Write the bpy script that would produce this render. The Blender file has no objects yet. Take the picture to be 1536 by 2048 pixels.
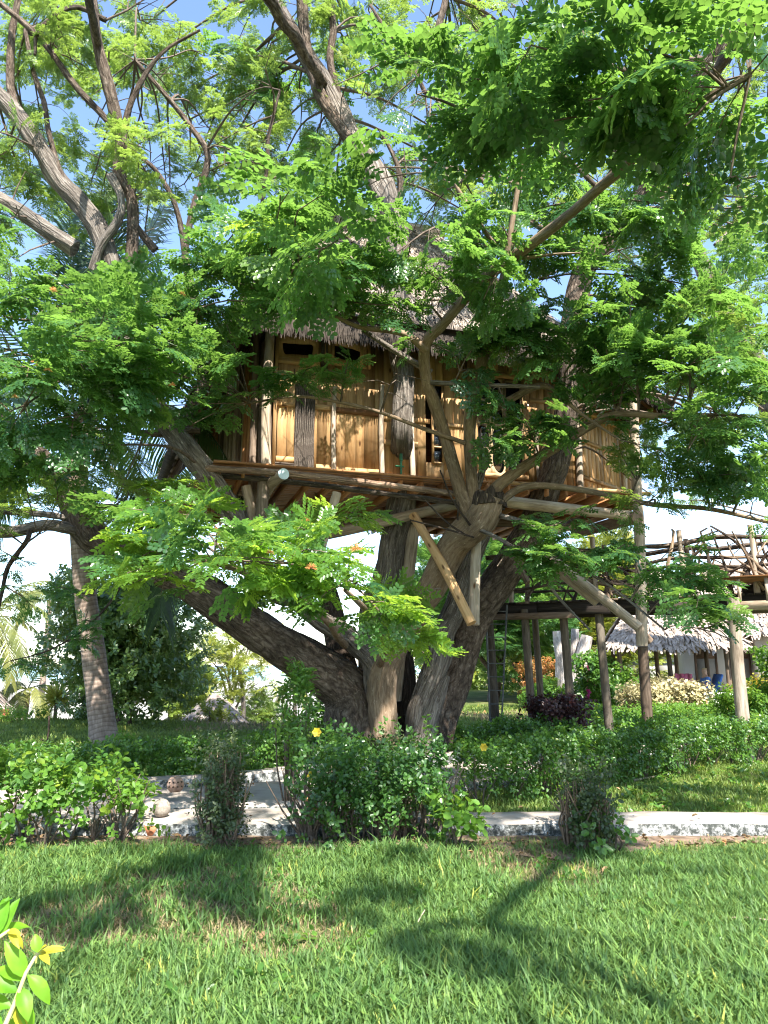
import bpy, math, random
import numpy as np
from mathutils import Vector, Matrix

# ------------------------------------------------------------------ camera, sky, sun, exposure
SC = bpy.context.scene
COL = SC.collection
R = random.Random(7)
NR = np.random.default_rng(11)

CAM = np.array([0.0, 0.0, 1.6])
PITCH = math.radians(11.7)
F = 1479.0
cd = bpy.data.cameras.new('camera')
cd.lens = 26.0; cd.sensor_width = 36.0; cd.sensor_fit = 'AUTO'
cd.clip_start = 0.05; cd.clip_end = 20000
cam = bpy.data.objects.new('camera', cd); COL.objects.link(cam)
cam.location = CAM
cam.rotation_euler = (math.radians(90) + PITCH, 0, 0)
SC.camera = cam

SUN_EL = math.radians(49)
SUN_AZ = math.radians(20)          # to the right of straight behind the camera
SUN = np.array([math.sin(SUN_AZ) * math.cos(SUN_EL), -math.cos(SUN_AZ) * math.cos(SUN_EL), math.sin(SUN_EL)])

W = bpy.data.worlds.new('World'); SC.world = W; W.use_nodes = True
nt = W.node_tree; nt.nodes.clear()
wo = nt.nodes.new('ShaderNodeOutputWorld'); bg = nt.nodes.new('ShaderNodeBackground')
sky = nt.nodes.new('ShaderNodeTexSky'); sky.sky_type = 'NISHITA'; sky.sun_disc = False
sky.sun_elevation = SUN_EL; sky.sun_rotation = math.pi - SUN_AZ
sky.air_density = 1.0; sky.dust_density = .3; sky.ozone_density = 1.8
tc = nt.nodes.new('ShaderNodeTexCoord'); sep = nt.nodes.new('ShaderNodeSeparateXYZ')
mp = nt.nodes.new('ShaderNodeMapping'); mp.inputs['Scale'].default_value = (1.6, 1.6, 5.0)
nz = nt.nodes.new('ShaderNodeTexNoise'); nz.inputs['Scale'].default_value = 2.3; nz.inputs['Detail'].default_value = 7
rp = nt.nodes.new('ShaderNodeValToRGB'); rp.color_ramp.elements[0].position = .46; rp.color_ramp.elements[1].position = .70
hz = nt.nodes.new('ShaderNodeMapRange'); hz.inputs[1].default_value = 0.0; hz.inputs[2].default_value = .30
hz.inputs[3].default_value = .42; hz.inputs[4].default_value = 0.0
mu = nt.nodes.new('ShaderNodeMath'); mu.operation = 'MULTIPLY'
mx = nt.nodes.new('ShaderNodeMixRGB'); mx.inputs[2].default_value = (6.6, 7.0, 7.6, 1)
nt.links.new(tc.outputs['Generated'], mp.inputs[0]); nt.links.new(mp.outputs[0], nz.inputs['Vector'])
nt.links.new(tc.outputs['Generated'], sep.inputs[0]); nt.links.new(sep.outputs['Z'], hz.inputs[0])
nt.links.new(nz.outputs[0], rp.inputs[0]); nt.links.new(rp.outputs[0], mu.inputs[0]); nt.links.new(hz.outputs[0], mu.inputs[1])
nt.links.new(mu.outputs[0], mx.inputs[0]); nt.links.new(sky.outputs[0], mx.inputs[1])
nt.links.new(mx.outputs[0], bg.inputs[0]); nt.links.new(bg.outputs[0], wo.inputs[0])
bg.inputs[1].default_value = 0.115

sl = bpy.data.lights.new('sun', 'SUN'); sl.energy = 4.6; sl.angle = math.radians(.53); sl.color = (1, .95, .86)
so = bpy.data.objects.new('sun', sl); COL.objects.link(so)
so.rotation_euler = Vector(-SUN).to_track_quat('-Z', 'Y').to_euler()
so.location = (0, -10, 30)

SC.view_settings.view_transform = 'Standard'; SC.view_settings.look = 'None'
SC.view_settings.exposure = 1.98; SC.view_settings.gamma = 1
SC.view_settings.use_curve_mapping = False
SC.render.engine = 'CYCLES'
SC.cycles.max_bounces = 8; SC.cycles.diffuse_bounces = 4; SC.cycles.transmission_bounces = 6
SC.cycles.use_denoising = True; SC.cycles.denoising_prefilter = 'ACCURATE'; SC.cycles.filter_width = 1.15

# ------------------------------------------------------------------ pixel -> world
CP, SP = math.cos(PITCH), math.sin(PITCH)
def ray(px, py):
    dx = (px - 768) / F; dy = (1024 - py) / F
    return np.array([dx, CP - dy * SP, SP + dy * CP])
def P(px, py, Y):
    d = ray(px, py); return CAM + d * (Y / d[1])
def depth(px, py, Y):
    return Y / ray(px, py)[1]
def G(px, py, z=0.0):
    d = ray(px, py); return CAM + d * ((z - CAM[2]) / d[2])
def proj(p):
    """points (N,3) -> pixel x, pixel y, depth"""
    q = np.atleast_2d(p) - CAM
    f = q[:, 1] * CP + q[:, 2] * SP; u = -q[:, 1] * SP + q[:, 2] * CP
    f = np.where(np.abs(f) < 1e-6, 1e-6, f)
    return 768 + F * q[:, 0] / f, 1024 - F * u / f, f

# ------------------------------------------------------------------ object helpers
def props(o, label=None, cat=None, group=None, kind=None):
    if label: o['label'] = label
    if cat: o['category'] = cat
    if group: o['group'] = group
    if kind: o['kind'] = kind
    return o
def thing(name, loc, label, cat, group=None):
    o = bpy.data.objects.new(name, None); COL.objects.link(o)
    o.location = Vector(loc); o.empty_display_size = .2
    return props(o, label, cat, group)
def link(name, me, parent=None, mat=None, kind=None):
    o = bpy.data.objects.new(name, me); COL.objects.link(o)
    if mat is not None and len(me.materials) == 0: me.materials.append(mat)
    if parent is not None:
        o.parent = parent
        if parent.type == 'EMPTY': o.matrix_parent_inverse = Matrix.Translation(-parent.location)
    if kind: o['kind'] = kind
    return o

class MB:
    """collects quads and triangles with per-vertex uv and builds one mesh"""
    def __init__(s): s.v = []; s.q = []; s.t = []; s.uv = []; s.n = 0; s.qm = []; s.tm = []
    def add(s, v, q=None, t=None, uv=None, mi=0):
        v = np.asarray(v, float)
        s.v.append(v)
        s.uv.append(np.asarray(uv, float) if uv is not None else np.zeros((len(v), 2)))
        if q is not None and len(q):
            q = np.asarray(q, int); s.q.append(q + s.n); s.qm.append(np.full(len(q), mi))
        if t is not None and len(t):
            t = np.asarray(t, int); s.t.append(t + s.n); s.tm.append(np.full(len(t), mi))
        s.n += len(v); return s
    def box(s, c, ax, ay, az, jit=0.0, mi=0):
        c = np.asarray(c, float); A = [np.asarray(a, float) for a in (ax, ay, az)]
        L = [np.linalg.norm(a) for a in A]; li = int(np.argmax(L)); oth = [i for i in range(3) if i != li]
        v = []; uv = []
        for sx in (-1, 1):
            for sy in (-1, 1):
                for sz in (-1, 1):
                    sg = (sx, sy, sz)
                    v.append(c + A[0] * sx + A[1] * sy + A[2] * sz)
                    uv.append((sg[oth[0]] * L[oth[0]] + sg[oth[1]] * L[oth[1]], sg[li] * L[li]))
        v = np.array(v)
        if jit: v = v + NR.uniform(-jit, jit, v.shape)
        q = [(0, 1, 3, 2), (4, 6, 7, 5), (0, 4, 5, 1), (2, 3, 7, 6), (0, 2, 6, 4), (1, 5, 7, 3)]
        if np.dot(np.cross(A[0], A[1]), A[2]) < 0: q = [f[::-1] for f in q]
        return s.add(v, q, uv=uv, mi=mi)
    def tube(s, pts, rad, sides=10, caps=True, rough=0.0, seed=0, step=None, mi=0, ridge=0.0):
        pts = np.asarray(pts, float); rad = np.asarray(rad, float) * np.ones(len(pts))
        if step: pts, rad = smooth(pts, rad, step)
        n = len(pts)
        tan = np.gradient(pts, axis=0); tan /= np.linalg.norm(tan, axis=1)[:, None] + 1e-12
        ref = np.array([0, 0, 1.0]) if abs(tan[0][2]) < .9 else np.array([0, 1.0, 0])
        a = np.cross(tan[0], ref); a /= np.linalg.norm(a)
        N = np.zeros((n, 3)); N[0] = a
        for i in range(1, n):
            b = N[i - 1] - tan[i] * np.dot(N[i - 1], tan[i]); N[i] = b / (np.linalg.norm(b) + 1e-12)
        B = np.cross(tan, N)
        th = np.linspace(0, 2 * math.pi, sides + 1)
        ln = np.concatenate([[0], np.cumsum(np.linalg.norm(np.diff(pts, axis=0), axis=1))])
        rr = np.repeat(rad[:, None], sides + 1, 1)
        if rough or ridge:
            rs = np.random.default_rng(seed + 5)
            T, Lg = np.meshgrid(th, ln)
            d = np.zeros_like(T)
            for k in range(7):
                m = rs.integers(1, 5); w = rs.uniform(.6, 3.5) / max(rad.mean() * 3, .05)
                d += np.sin(m * T + rs.uniform(0, 6.28) + np.sin(Lg * w + rs.uniform(0, 6)) * 1.4) * np.sin(Lg * w * .7 + rs.uniform(0, 6)) / 2.2
            rr = rr * (1 + rough * d)
            if ridge:
                for m in (7, 11, 16):
                    rr = rr * (1 + ridge * .55 * np.sin(m * T + 1.9 * np.sin(Lg * rs.uniform(1.5, 3.5) + rs.uniform(0, 6)) + rs.uniform(0, 6)))
        v = pts[:, None, :] + rr[:, :, None] * (np.cos(th)[None, :, None] * N[:, None, :] + np.sin(th)[None, :, None] * B[:, None, :])
        uv = np.stack([np.repeat((th * rad.mean())[None], n, 0), np.repeat(ln[:, None], sides + 1, 1)], -1)
        i, j = np.meshgrid(np.arange(n - 1), np.arange(sides), indexing='ij')
        k = i * (sides + 1) + j
        q = np.stack([k, k + 1, k + sides + 2, k + sides + 1], -1).reshape(-1, 4)
        s.add(v.reshape(-1, 3), q, uv=uv.reshape(-1, 2), mi=mi)
        if caps:
            for e, fl in ((0, True), (n - 1, False)):
                ring = v[e, :-1]; c = ring.mean(0)
                vv = np.vstack([ring, c]); ii = np.arange(sides)
                t = np.stack([ii, (ii + 1) % sides, np.full(sides, sides)], -1)
                if fl: t = t[:, ::-1]
                s.add(vv, t=t, uv=(vv - c)[:, :2], mi=mi)
        return s
    def mesh(s, name, mats=None, smooth_=False):
        me = bpy.data.meshes.new(name)
        V = np.vstack(s.v); UV = np.vstack(s.uv)
        q = np.vstack(s.q) if s.q else np.zeros((0, 4), int); t = np.vstack(s.t) if s.t else np.zeros((0, 3), int)
        loops = np.concatenate([q.ravel(), t.ravel()]).astype(np.int32)
        starts = np.concatenate([np.arange(len(q)) * 4, len(q) * 4 + np.arange(len(t)) * 3]).astype(np.int32)
        me.vertices.add(len(V)); me.vertices.foreach_set('co', V.astype(np.float32).ravel())
        me.loops.add(len(loops)); me.loops.foreach_set('vertex_index', loops)
        me.polygons.add(len(starts)); me.polygons.foreach_set('loop_start', starts)
        mi = np.concatenate((s.qm if s.qm else []) + (s.tm if s.tm else [])) if (s.qm or s.tm) else np.zeros(0)
        if mi.any(): me.polygons.foreach_set('material_index', mi.astype(np.int32))
        if smooth_: me.polygons.foreach_set('use_smooth', np.ones(len(starts), bool))
        ul = me.uv_layers.new(name='UVMap'); ul.data.foreach_set('uv', UV[loops].astype(np.float32).ravel())
        me.update(calc_edges=True)
        for m in (mats if isinstance(mats, (list, tuple)) else [mats] if mats else []): me.materials.append(m)
        return me
    def obj(s, name, mat, parent=None, kind=None, smooth_=False):
        return link(name, s.mesh(name, mat, smooth_), parent, None, kind)

def smooth(pts, rad, step):
    """Catmull-Rom through the points, resampled about every step metres"""
    pts = np.asarray(pts, float); rad = np.asarray(rad, float) * np.ones(len(pts))
    p = np.vstack([2 * pts[0] - pts[1], pts, 2 * pts[-1] - pts[-2]])
    out = []; ro = []
    for i in range(1, len(p) - 2):
        n = max(1, int(np.linalg.norm(p[i + 1] - p[i]) / step))
        for k in range(n):
            t = k / n
            out.append(.5 * ((2 * p[i]) + (-p[i - 1] + p[i + 1]) * t + (2 * p[i - 1] - 5 * p[i] + 4 * p[i + 1] - p[i + 2]) * t * t + (-p[i - 1] + 3 * p[i] - 3 * p[i + 1] + p[i + 2]) * t ** 3))
            ro.append(rad[i - 1] * (1 - t) + rad[i] * t)
    out.append(p[-2]); ro.append(rad[-1])
    return np.array(out), np.array(ro)

def pxpath(spec):
    """[(px,py,Y,width_px)] -> points, radii"""
    return np.array([P(a, b, y) for a, b, y, w in spec]), np.array([w / 2 / F * depth(a, b, y) for a, b, y, w in spec])

# ------------------------------------------------------------------ materials
def newmat(name):
    m = bpy.data.materials.new(name); m.use_nodes = True
    t = m.node_tree; t.nodes.clear()
    o = t.nodes.new('ShaderNodeOutputMaterial'); b = t.nodes.new('ShaderNodeBsdfPrincipled')
    t.links.new(b.outputs[0], o.inputs[0])
    return m, t, b, o
def ramp(t, stops):
    r = t.nodes.new('ShaderNodeValToRGB'); e = r.color_ramp.elements
    while len(e) < len(stops): e.new(.5)
    for el, (p, c) in zip(e, stops): el.position = p; el.color = (*c, 1)
    return r
def noise(t, vec, scale, detail=4, rough=.55, dist=0.0):
    n = t.nodes.new('ShaderNodeTexNoise'); n.inputs['Scale'].default_value = scale
    n.inputs['Detail'].default_value = detail; n.inputs['Roughness'].default_value = rough; n.inputs['Distortion'].default_value = dist
    if vec is not None: t.links.new(vec, n.inputs['Vector'])
    return n
def coords(t, kind='pos', scale=(1, 1, 1), rnd=0.0):
    if kind == 'uv':
        c = t.nodes.new('ShaderNodeTexCoord').outputs['UV']
    elif kind == 'obj':
        c = t.nodes.new('ShaderNodeTexCoord').outputs['Object']
    else:
        c = t.nodes.new('ShaderNodeNewGeometry').outputs['Position']
    m = t.nodes.new('ShaderNodeMapping'); m.inputs['Scale'].default_value = scale
    t.links.new(c, m.inputs[0])
    if rnd:
        oi = t.nodes.new('ShaderNodeObjectInfo'); k = t.nodes.new('ShaderNodeMath'); k.operation = 'MULTIPLY'; k.inputs[1].default_value = rnd
        cx = t.nodes.new('ShaderNodeCombineXYZ')
        t.links.new(oi.outputs['Random'], k.inputs[0]); t.links.new(k.outputs[0], cx.inputs[0]); t.links.new(k.outputs[0], cx.inputs[1])
        t.links.new(cx.outputs[0], m.inputs['Location'])
    return m.outputs[0]
def mixc(t, f, a, b, mode='MIX'):
    m = t.nodes.new('ShaderNodeMixRGB'); m.blend_type = mode
    for s, x in ((0, f), (1, a), (2, b)):
        if isinstance(x, (int, float)): m.inputs[s].default_value = x
        elif isinstance(x, tuple): m.inputs[s].default_value = (*x, 1)
        else: t.links.new(x, m.inputs[s])
    return m.outputs[0]
def bump(t, b, h, strength, dist):
    n = t.nodes.new('ShaderNodeBump'); n.inputs['Strength'].default_value = strength; n.inputs['Distance'].default_value = dist
    t.links.new(h, n.inputs['Height']); t.links.new(n.outputs[0], b.inputs['Normal'])

def mat_noise(name, stops, scale=6, rough=.8, kind='pos', stretch=(1, 1, 1), bs=.3, bd=.01, detail=5, rnd=0.0, second=None, spec=.3):
    m, t, b, o = newmat(name)
    c = coords(t, kind, stretch, rnd)
    n = noise(t, c, scale, detail); r = ramp(t, stops); t.links.new(n.outputs[0], r.inputs[0])
    col = r.outputs[0]
    if second:
        n2 = noise(t, coords(t, 'pos'), second[0], 3); r2 = ramp(t, [(second[1], (0, 0, 0)), (second[2], (1, 1, 1))])
        t.links.new(n2.outputs[0], r2.inputs[0]); col = mixc(t, r2.outputs[0], col, second[3])
    t.links.new(col, b.inputs['Base Color']); b.inputs['Roughness'].default_value = rough
    b.inputs['Specular IOR Level'].default_value = spec
    if bs: bump(t, b, n.outputs[0], bs, bd)
    return m

def mat_bark(name, dark, mid, light, su=17, sv=6.5, moss=None, crack=.6):
    m, t, b, o = newmat(name)
    c = coords(t, 'uv', (su, sv, 1))
    n = noise(t, c, 1.0, 8, .68, .6); r = ramp(t, [(.30, dark), (.47, mid), (.70, light)]); t.links.new(n.outputs[0], r.inputs[0])
    n2 = noise(t, coords(t, 'pos'), 1.3, 3); r2 = ramp(t, [(.35, (.55, .55, .55)), (.7, (1.25, 1.2, 1.15))]); t.links.new(n2.outputs[0], r2.inputs[0])
    col = mixc(t, .8, r.outputs[0], r2.outputs[0], 'MULTIPLY')
    n3 = noise(t, coords(t, 'uv', (26, 11, 1)), 1, 4, .65); r3 = ramp(t, [(.60, (0, 0, 0)), (.70, (.8, .8, .8))]); t.links.new(n3.outputs[0], r3.inputs[0])
    col = mixc(t, r3.outputs[0], col, moss or tuple(min(1, x * 1.35) for x in light))
    t.links.new(col, b.inputs['Base Color']); b.inputs['Roughness'].default_value = .9; b.inputs['Specular IOR Level'].default_value = .2
    v = t.nodes.new('ShaderNodeTexVoronoi'); v.feature = 'DISTANCE_TO_EDGE'; v.inputs['Scale'].default_value = 1.0
    wn = noise(t, coords(t, 'uv', (5, 3, 1)), 1, 3); vm = t.nodes.new('ShaderNodeVectorMath'); vm.operation = 'MULTIPLY_ADD'; vm.inputs[1].default_value = (2.2, 1.1, 0)
    t.links.new(wn.outputs['Color'], vm.inputs[0]); t.links.new(coords(t, 'uv', (su * .95, sv * .42, 1)), vm.inputs[2]); t.links.new(vm.outputs[0], v.inputs['Vector'])
    ck = ramp(t, [(.0, (.28, .25, .23)), (.16, (1, 1, 1))]); t.links.new(v.outputs['Distance'], ck.inputs[0])
    col = mixc(t, crack, col, ck.outputs[0], 'MULTIPLY'); t.links.new(col, b.inputs['Base Color'])
    ad = t.nodes.new('ShaderNodeMath'); ad.operation = 'ADD'; t.links.new(n.outputs[0], ad.inputs[0])
    mn = t.nodes.new('ShaderNodeMath'); mn.operation = 'MINIMUM'; mn.inputs[1].default_value = .25; t.links.new(v.outputs['Distance'], mn.inputs[0]); t.links.new(mn.outputs[0], ad.inputs[1])
    bump(t, b, ad.outputs[0], .4 + .6 * (crack > .3), .02 + .035 * (crack > .3))
    return m

def mat_wood(name, a, bcol, c3, knots=True, rough=.6, su=22, sv=1.1, var=.35):
    m, t, b, o = newmat(name)
    c = coords(t, 'uv', (su, sv, 1), 37.0)
    n = noise(t, c, 1.0, 6, .6, 1.2); r = ramp(t, [(.3, a), (.5, bcol), (.72, c3)]); t.links.new(n.outputs[0], r.inputs[0])
    col = r.outputs[0]
    oi = t.nodes.new('ShaderNodeObjectInfo'); rr = ramp(t, [(0, (1 - 1.9 * var, 1 - 1.95 * var, 1 - 2.0 * var)), (.10, (1 - 1.5 * var, 1 - 1.5 * var, 1 - 1.5 * var)), (.17, (1 - .5 * var, 1 - .5 * var, 1 - .5 * var)), (.6, (1, 1, 1)), (1, (1.1, 1.05, 1.0))]); t.links.new(oi.outputs['Random'], rr.inputs[0])
    col = mixc(t, 1.0, col, rr.outputs[0], 'MULTIPLY')
    if knots:
        v = t.nodes.new('ShaderNodeTexVoronoi'); v.inputs['Scale'].default_value = 1.0
        t.links.new(coords(t, 'uv', (7, 2.6, 1), 53.0), v.inputs['Vector'])
        kr = ramp(t, [(.075, (1, 1, 1)), (.17, (0, 0, 0))]); t.links.new(v.outputs['Distance'], kr.inputs[0])
        col = mixc(t, kr.outputs[0], col, (.13, .06, .025))
    n2 = noise(t, coords(t, 'pos'), 2.2, 4); r2 = ramp(t, [(.4, (1, 1, 1)), (.75, (.72, .68, .62))]); t.links.new(n2.outputs[0], r2.inputs[0])
    col = mixc(t, 1.0, col, r2.outputs[0], 'MULTIPLY')
    t.links.new(col, b.inputs['Base Color']); b.inputs['Roughness'].default_value = rough; b.inputs['Specular IOR Level'].default_value = .25
    bump(t, b, n.outputs[0], .35, .006)
    return m

def mat_leaf(name, dark, light, trans, tf=.35, rough=.4, var=1.0, spec=.5, nscale=.8):
    m, t, b, o = newmat(name)
    oi = t.nodes.new('ShaderNodeObjectInfo')
    n = noise(t, coords(t, 'pos'), nscale, 3)
    ad = t.nodes.new('ShaderNodeMath'); ad.operation = 'MULTIPLY_ADD'; ad.inputs[1].default_value = .55 * var; ad.inputs[2].default_value = .0
    t.links.new(oi.outputs['Random'], ad.inputs[0])
    a2 = t.nodes.new('ShaderNodeMath'); a2.operation = 'MULTIPLY_ADD'; a2.inputs[1].default_value = .8
    t.links.new(n.outputs[0], a2.inputs[0]); t.links.new(ad.outputs[0], a2.inputs[2])
    r = ramp(t, [(.25, dark), (.95, light)]); t.links.new(a2.outputs[0], r.inputs[0])
    yr = ramp(t, [(.965, (0, 0, 0)), (.995, (.7, .7, .7))]); t.links.new(oi.outputs['Random'], yr.inputs[0])
    n5 = noise(t, coords(t, 'pos'), 23, 2); y5 = ramp(t, [(.42, (.72, .74, .72)), (.62, (1.22, 1.16, 1.0))]); t.links.new(n5.outputs[0], y5.inputs[0])
    bc = mixc(t, yr.outputs[0], mixc(t, 1.0, r.outputs[0], y5.outputs[0], 'MULTIPLY'), tuple(min(1, x * k) for x, k in zip(light, (2.2, 1.35, .9))))
    t.links.new(bc, b.inputs['Base Color']); b.inputs['Roughness'].default_value = rough; b.inputs['Specular IOR Level'].default_value = spec
    tr = t.nodes.new('ShaderNodeBsdfTranslucent')
    tcx = mixc(t, a2.outputs[0], tuple(x * .6 for x in trans), trans); t.links.new(tcx, tr.inputs[0])
    mxs = t.nodes.new('ShaderNodeMixShader'); mxs.inputs[0].default_value = tf
    t.links.new(b.outputs[0], mxs.inputs[1]); t.links.new(tr.outputs[0], mxs.inputs[2]); t.links.new(mxs.outputs[0], o.inputs[0])
    return m

BARK = mat_bark('bark_brown', (.045, .033, .026), (.115, .086, .066), (.25, .205, .165))
BARK_PALE = mat_bark('bark_grey', (.075, .064, .055), (.19, .165, .142), (.36, .325, .285), su=22, sv=3)
BARK_DARK = mat_bark('bark_dark', (.03, .022, .018), (.075, .055, .042), (.15, .115, .09), su=26, sv=4)
BARK_SHOOT = mat_bark('bark_shoot', (.11, .075, .05), (.21, .15, .10), (.33, .26, .19), su=30, sv=5, crack=.12)
BARK_PALM = None
LEAF = mat_leaf('rain_tree_leaf', (.016, .068, .036), (.075, .175, .050), (.25, .46, .07), .44, .29)
LEAF_FAR = mat_leaf('upper_leaf', (.035, .085, .030), (.13, .21, .055), (.36, .52, .08), .46, .40)
LEAF_BRIGHT = mat_leaf('young_leaf', (.025, .085, .030), (.115, .24, .045), (.46, .68, .07), .54, .29)  # leaf copy with the sunlit yellow-green put into its colour
HEDGE = mat_leaf('hedge_leaf', (.025, .080, .020), (.095, .20, .035), (.28, .50, .05), .34, .36)
HEDGE_BRIGHT = mat_leaf('bright_hedge_leaf', (.025, .085, .018), (.11, .225, .03), (.34, .56, .05), .34, .45, 1, .28)
HEDGE_DULL = mat_leaf('dull_hedge_leaf', (.025, .045, .020), (.075, .105, .04), (.18, .28, .06), .25, .5)
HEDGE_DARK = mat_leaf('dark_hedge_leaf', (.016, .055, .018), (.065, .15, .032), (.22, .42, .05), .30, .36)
TWIG = mat_noise('twig', [(.3, (.06, .042, .03)), (.7, (.17, .13, .10))], 20, .9)
DRYTWIG = mat_noise('dry_twig', [(.3, (.10, .065, .045)), (.7, (.22, .16, .11))], 20, .9)

# ------------------------------------------------------------------ instanced foliage
def gn_group(nv=4):
    g = bpy.data.node_groups.get('scatter_leaves')
    if g: return g
    g = bpy.data.node_groups.new('scatter_leaves', 'GeometryNodeTree')
    g.interface.new_socket('Geometry', in_out='INPUT', socket_type='NodeSocketGeometry')
    g.interface.new_socket('Geometry', in_out='OUTPUT', socket_type='NodeSocketGeometry')
    N = g.nodes.new; L = g.links.new
    gi = N('NodeGroupInput'); go = N('NodeGroupOutput')
    def attr(nm, ty):
        a = N('GeometryNodeInputNamedAttribute'); a.data_type = ty; a.inputs[0].default_value = nm
        return next(s for s in a.outputs if s.enabled and s.name == 'Attribute')
    pid = attr('pid', 'INT')
    def sel(k):
        c = N('FunctionNodeCompare'); c.data_type = 'INT'; c.operation = 'EQUAL'
        ins = [s for s in c.inputs if s.enabled]
        L(pid, ins[0]); ins[1].default_value = k
        s = N('GeometryNodeSeparateGeometry'); s.domain = 'POINT'
        L(gi.outputs[0], s.inputs['Geometry']); L(c.outputs[0], s.inputs['Selection'])
        return s.outputs['Selection']
    pts = sel(-1)
    j = N('GeometryNodeJoinGeometry')
    for k in range(nv):
        ti = N('GeometryNodeGeometryToInstance'); L(sel(k), ti.inputs[0]); L(ti.outputs[0], j.inputs[0])
    ip = N('GeometryNodeInstanceOnPoints')
    e2r = N('FunctionNodeEulerToRotation'); L(attr('rot', 'FLOAT_VECTOR'), e2r.inputs[0])
    L(pts, ip.inputs['Points']); L(j.outputs[0], ip.inputs['Instance']); ip.inputs['Pick Instance'].default_value = True
    L(attr('vid', 'INT'), ip.inputs['Instance Index']); L(e2r.outputs[0], ip.inputs['Rotation']); L(attr('scl', 'FLOAT'), ip.inputs['Scale'])
    L(ip.outputs[0], go.inputs[0])
    return g

def frames(fwd, up, roll=None):
    x = fwd / (np.linalg.norm(fwd, axis=1)[:, None] + 1e-9)
    y = np.cross(up, x); y /= np.linalg.norm(y, axis=1)[:, None] + 1e-9
    z = np.cross(x, y)
    if roll is not None:
        c, s = np.cos(roll)[:, None], np.sin(roll)[:, None]
        y, z = y * c + z * s, z * c - y * s
    rx = np.arctan2(y[:, 2], z[:, 2]); ry = np.arcsin(np.clip(-x[:, 2], -1, 1)); rz = np.arctan2(x[:, 1], x[:, 0])
    return np.stack([rx, ry, rz], 1)

PROTO_MESH = {}
def scatter(name, parent, protos, mat, pts, rot, scl, kind='stuff', n_parts=0, part_name='leafy_twig', key=None):
    """pts instanced with the proto variants; the n_parts that show largest become objects of their own"""
    pts = np.asarray(pts); rot = np.asarray(rot); scl = np.asarray(scl); n = len(pts)
    if n == 0: return None
    if n_parts:
        x, y, f = proj(pts)
        vis = (x > -40) & (x < 1576) & (y > -40) & (y < 2088) & (f > .3)
        size = np.where(vis, scl / np.maximum(f, .3), 0)
        order = np.argsort(-size); pick = order[:n_parts]; pick = pick[size[pick] > 0]
        kk = key or (name + mat.name)
        if kk not in PROTO_MESH:
            PROTO_MESH[kk] = []
            for pv, pq in protos:
                PROTO_MESH[kk].append(MB().add(pv, pq).mesh(part_name, mat))
        for i in pick:
            o = bpy.data.objects.new(part_name, PROTO_MESH[kk][int(i) % len(protos)]); COL.objects.link(o)
            o.parent = parent; o.location = Vector(pts[i]) - parent.location
            o.rotation_euler = rot[i]; o.scale = (scl[i],) * 3
        keep = np.ones(n, bool); keep[pick] = False
        pts, rot, scl = pts[keep], rot[keep], scl[keep]; n = len(pts)
        if n == 0: return None
    mb = MB(); pid = []
    nv = 4
    for k in range(nv):
        pv, pq = protos[k % len(protos)]
        mb.add(pv, pq); pid.append(np.full(len(pv), k))
    loc = np.array(parent.location) if parent is not None else np.zeros(3)
    mb.add(pts - loc); pid.append(np.full(n, -1))
    me = mb.mesh(name, mat)
    nvp = mb.n - n
    a = me.attributes.new('pid', 'INT', 'POINT'); a.data.foreach_set('value', np.concatenate(pid).astype(np.int32))
    a = me.attributes.new('vid', 'INT', 'POINT'); a.data.foreach_set('value', np.concatenate([np.zeros(nvp), np.arange(n) % nv]).astype(np.int32))
    a = me.attributes.new('scl', 'FLOAT', 'POINT'); a.data.foreach_set('value', np.concatenate([np.ones(nvp), scl]).astype(np.float32))
    a = me.attributes.new('rot', 'FLOAT_VECTOR', 'POINT'); a.data.foreach_set('vector', np.vstack([np.zeros((nvp, 3)), rot]).astype(np.float32).ravel())
    o = bpy.data.objects.new(name, me); COL.objects.link(o)
    if parent is not None: o.parent = parent
    if kind: o['kind'] = kind
    md = o.modifiers.new('scatter', 'NODES'); md.node_group = gn_group()
    return o

def leaflet(v, q, base, d, nrm, L, Wd, fold=.12, bend=-.06):
    d = d / np.linalg.norm(d); s = np.cross(nrm, d); s /= np.linalg.norm(s) + 1e-9; n = np.cross(d, s)
    k = len(v)
    v += [base, base + d * L * .28 + s * Wd * .5 + n * L * fold, base + d * L * .72 + s * Wd * .5 + n * L * (fold + bend),
          base + d * L + n * L * bend, base + d * L * .72 - s * Wd * .5 + n * L * (fold + bend), base + d * L * .28 - s * Wd * .5 + n * L * fold]
    q += [(k, k + 3, k + 2, k + 1), (k, k + 5, k + 4, k + 3)]
def strip(v, q, a, b, w, up=np.array([0, 0, 1.0])):
    d = b - a; s = np.cross(d, up); s = s / (np.linalg.norm(s) + 1e-9) * w * .5
    k = len(v); v += [a - s, a + s, b + s * .6, b - s * .6]; q += [(k, k + 1, k + 2, k + 3)]

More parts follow.
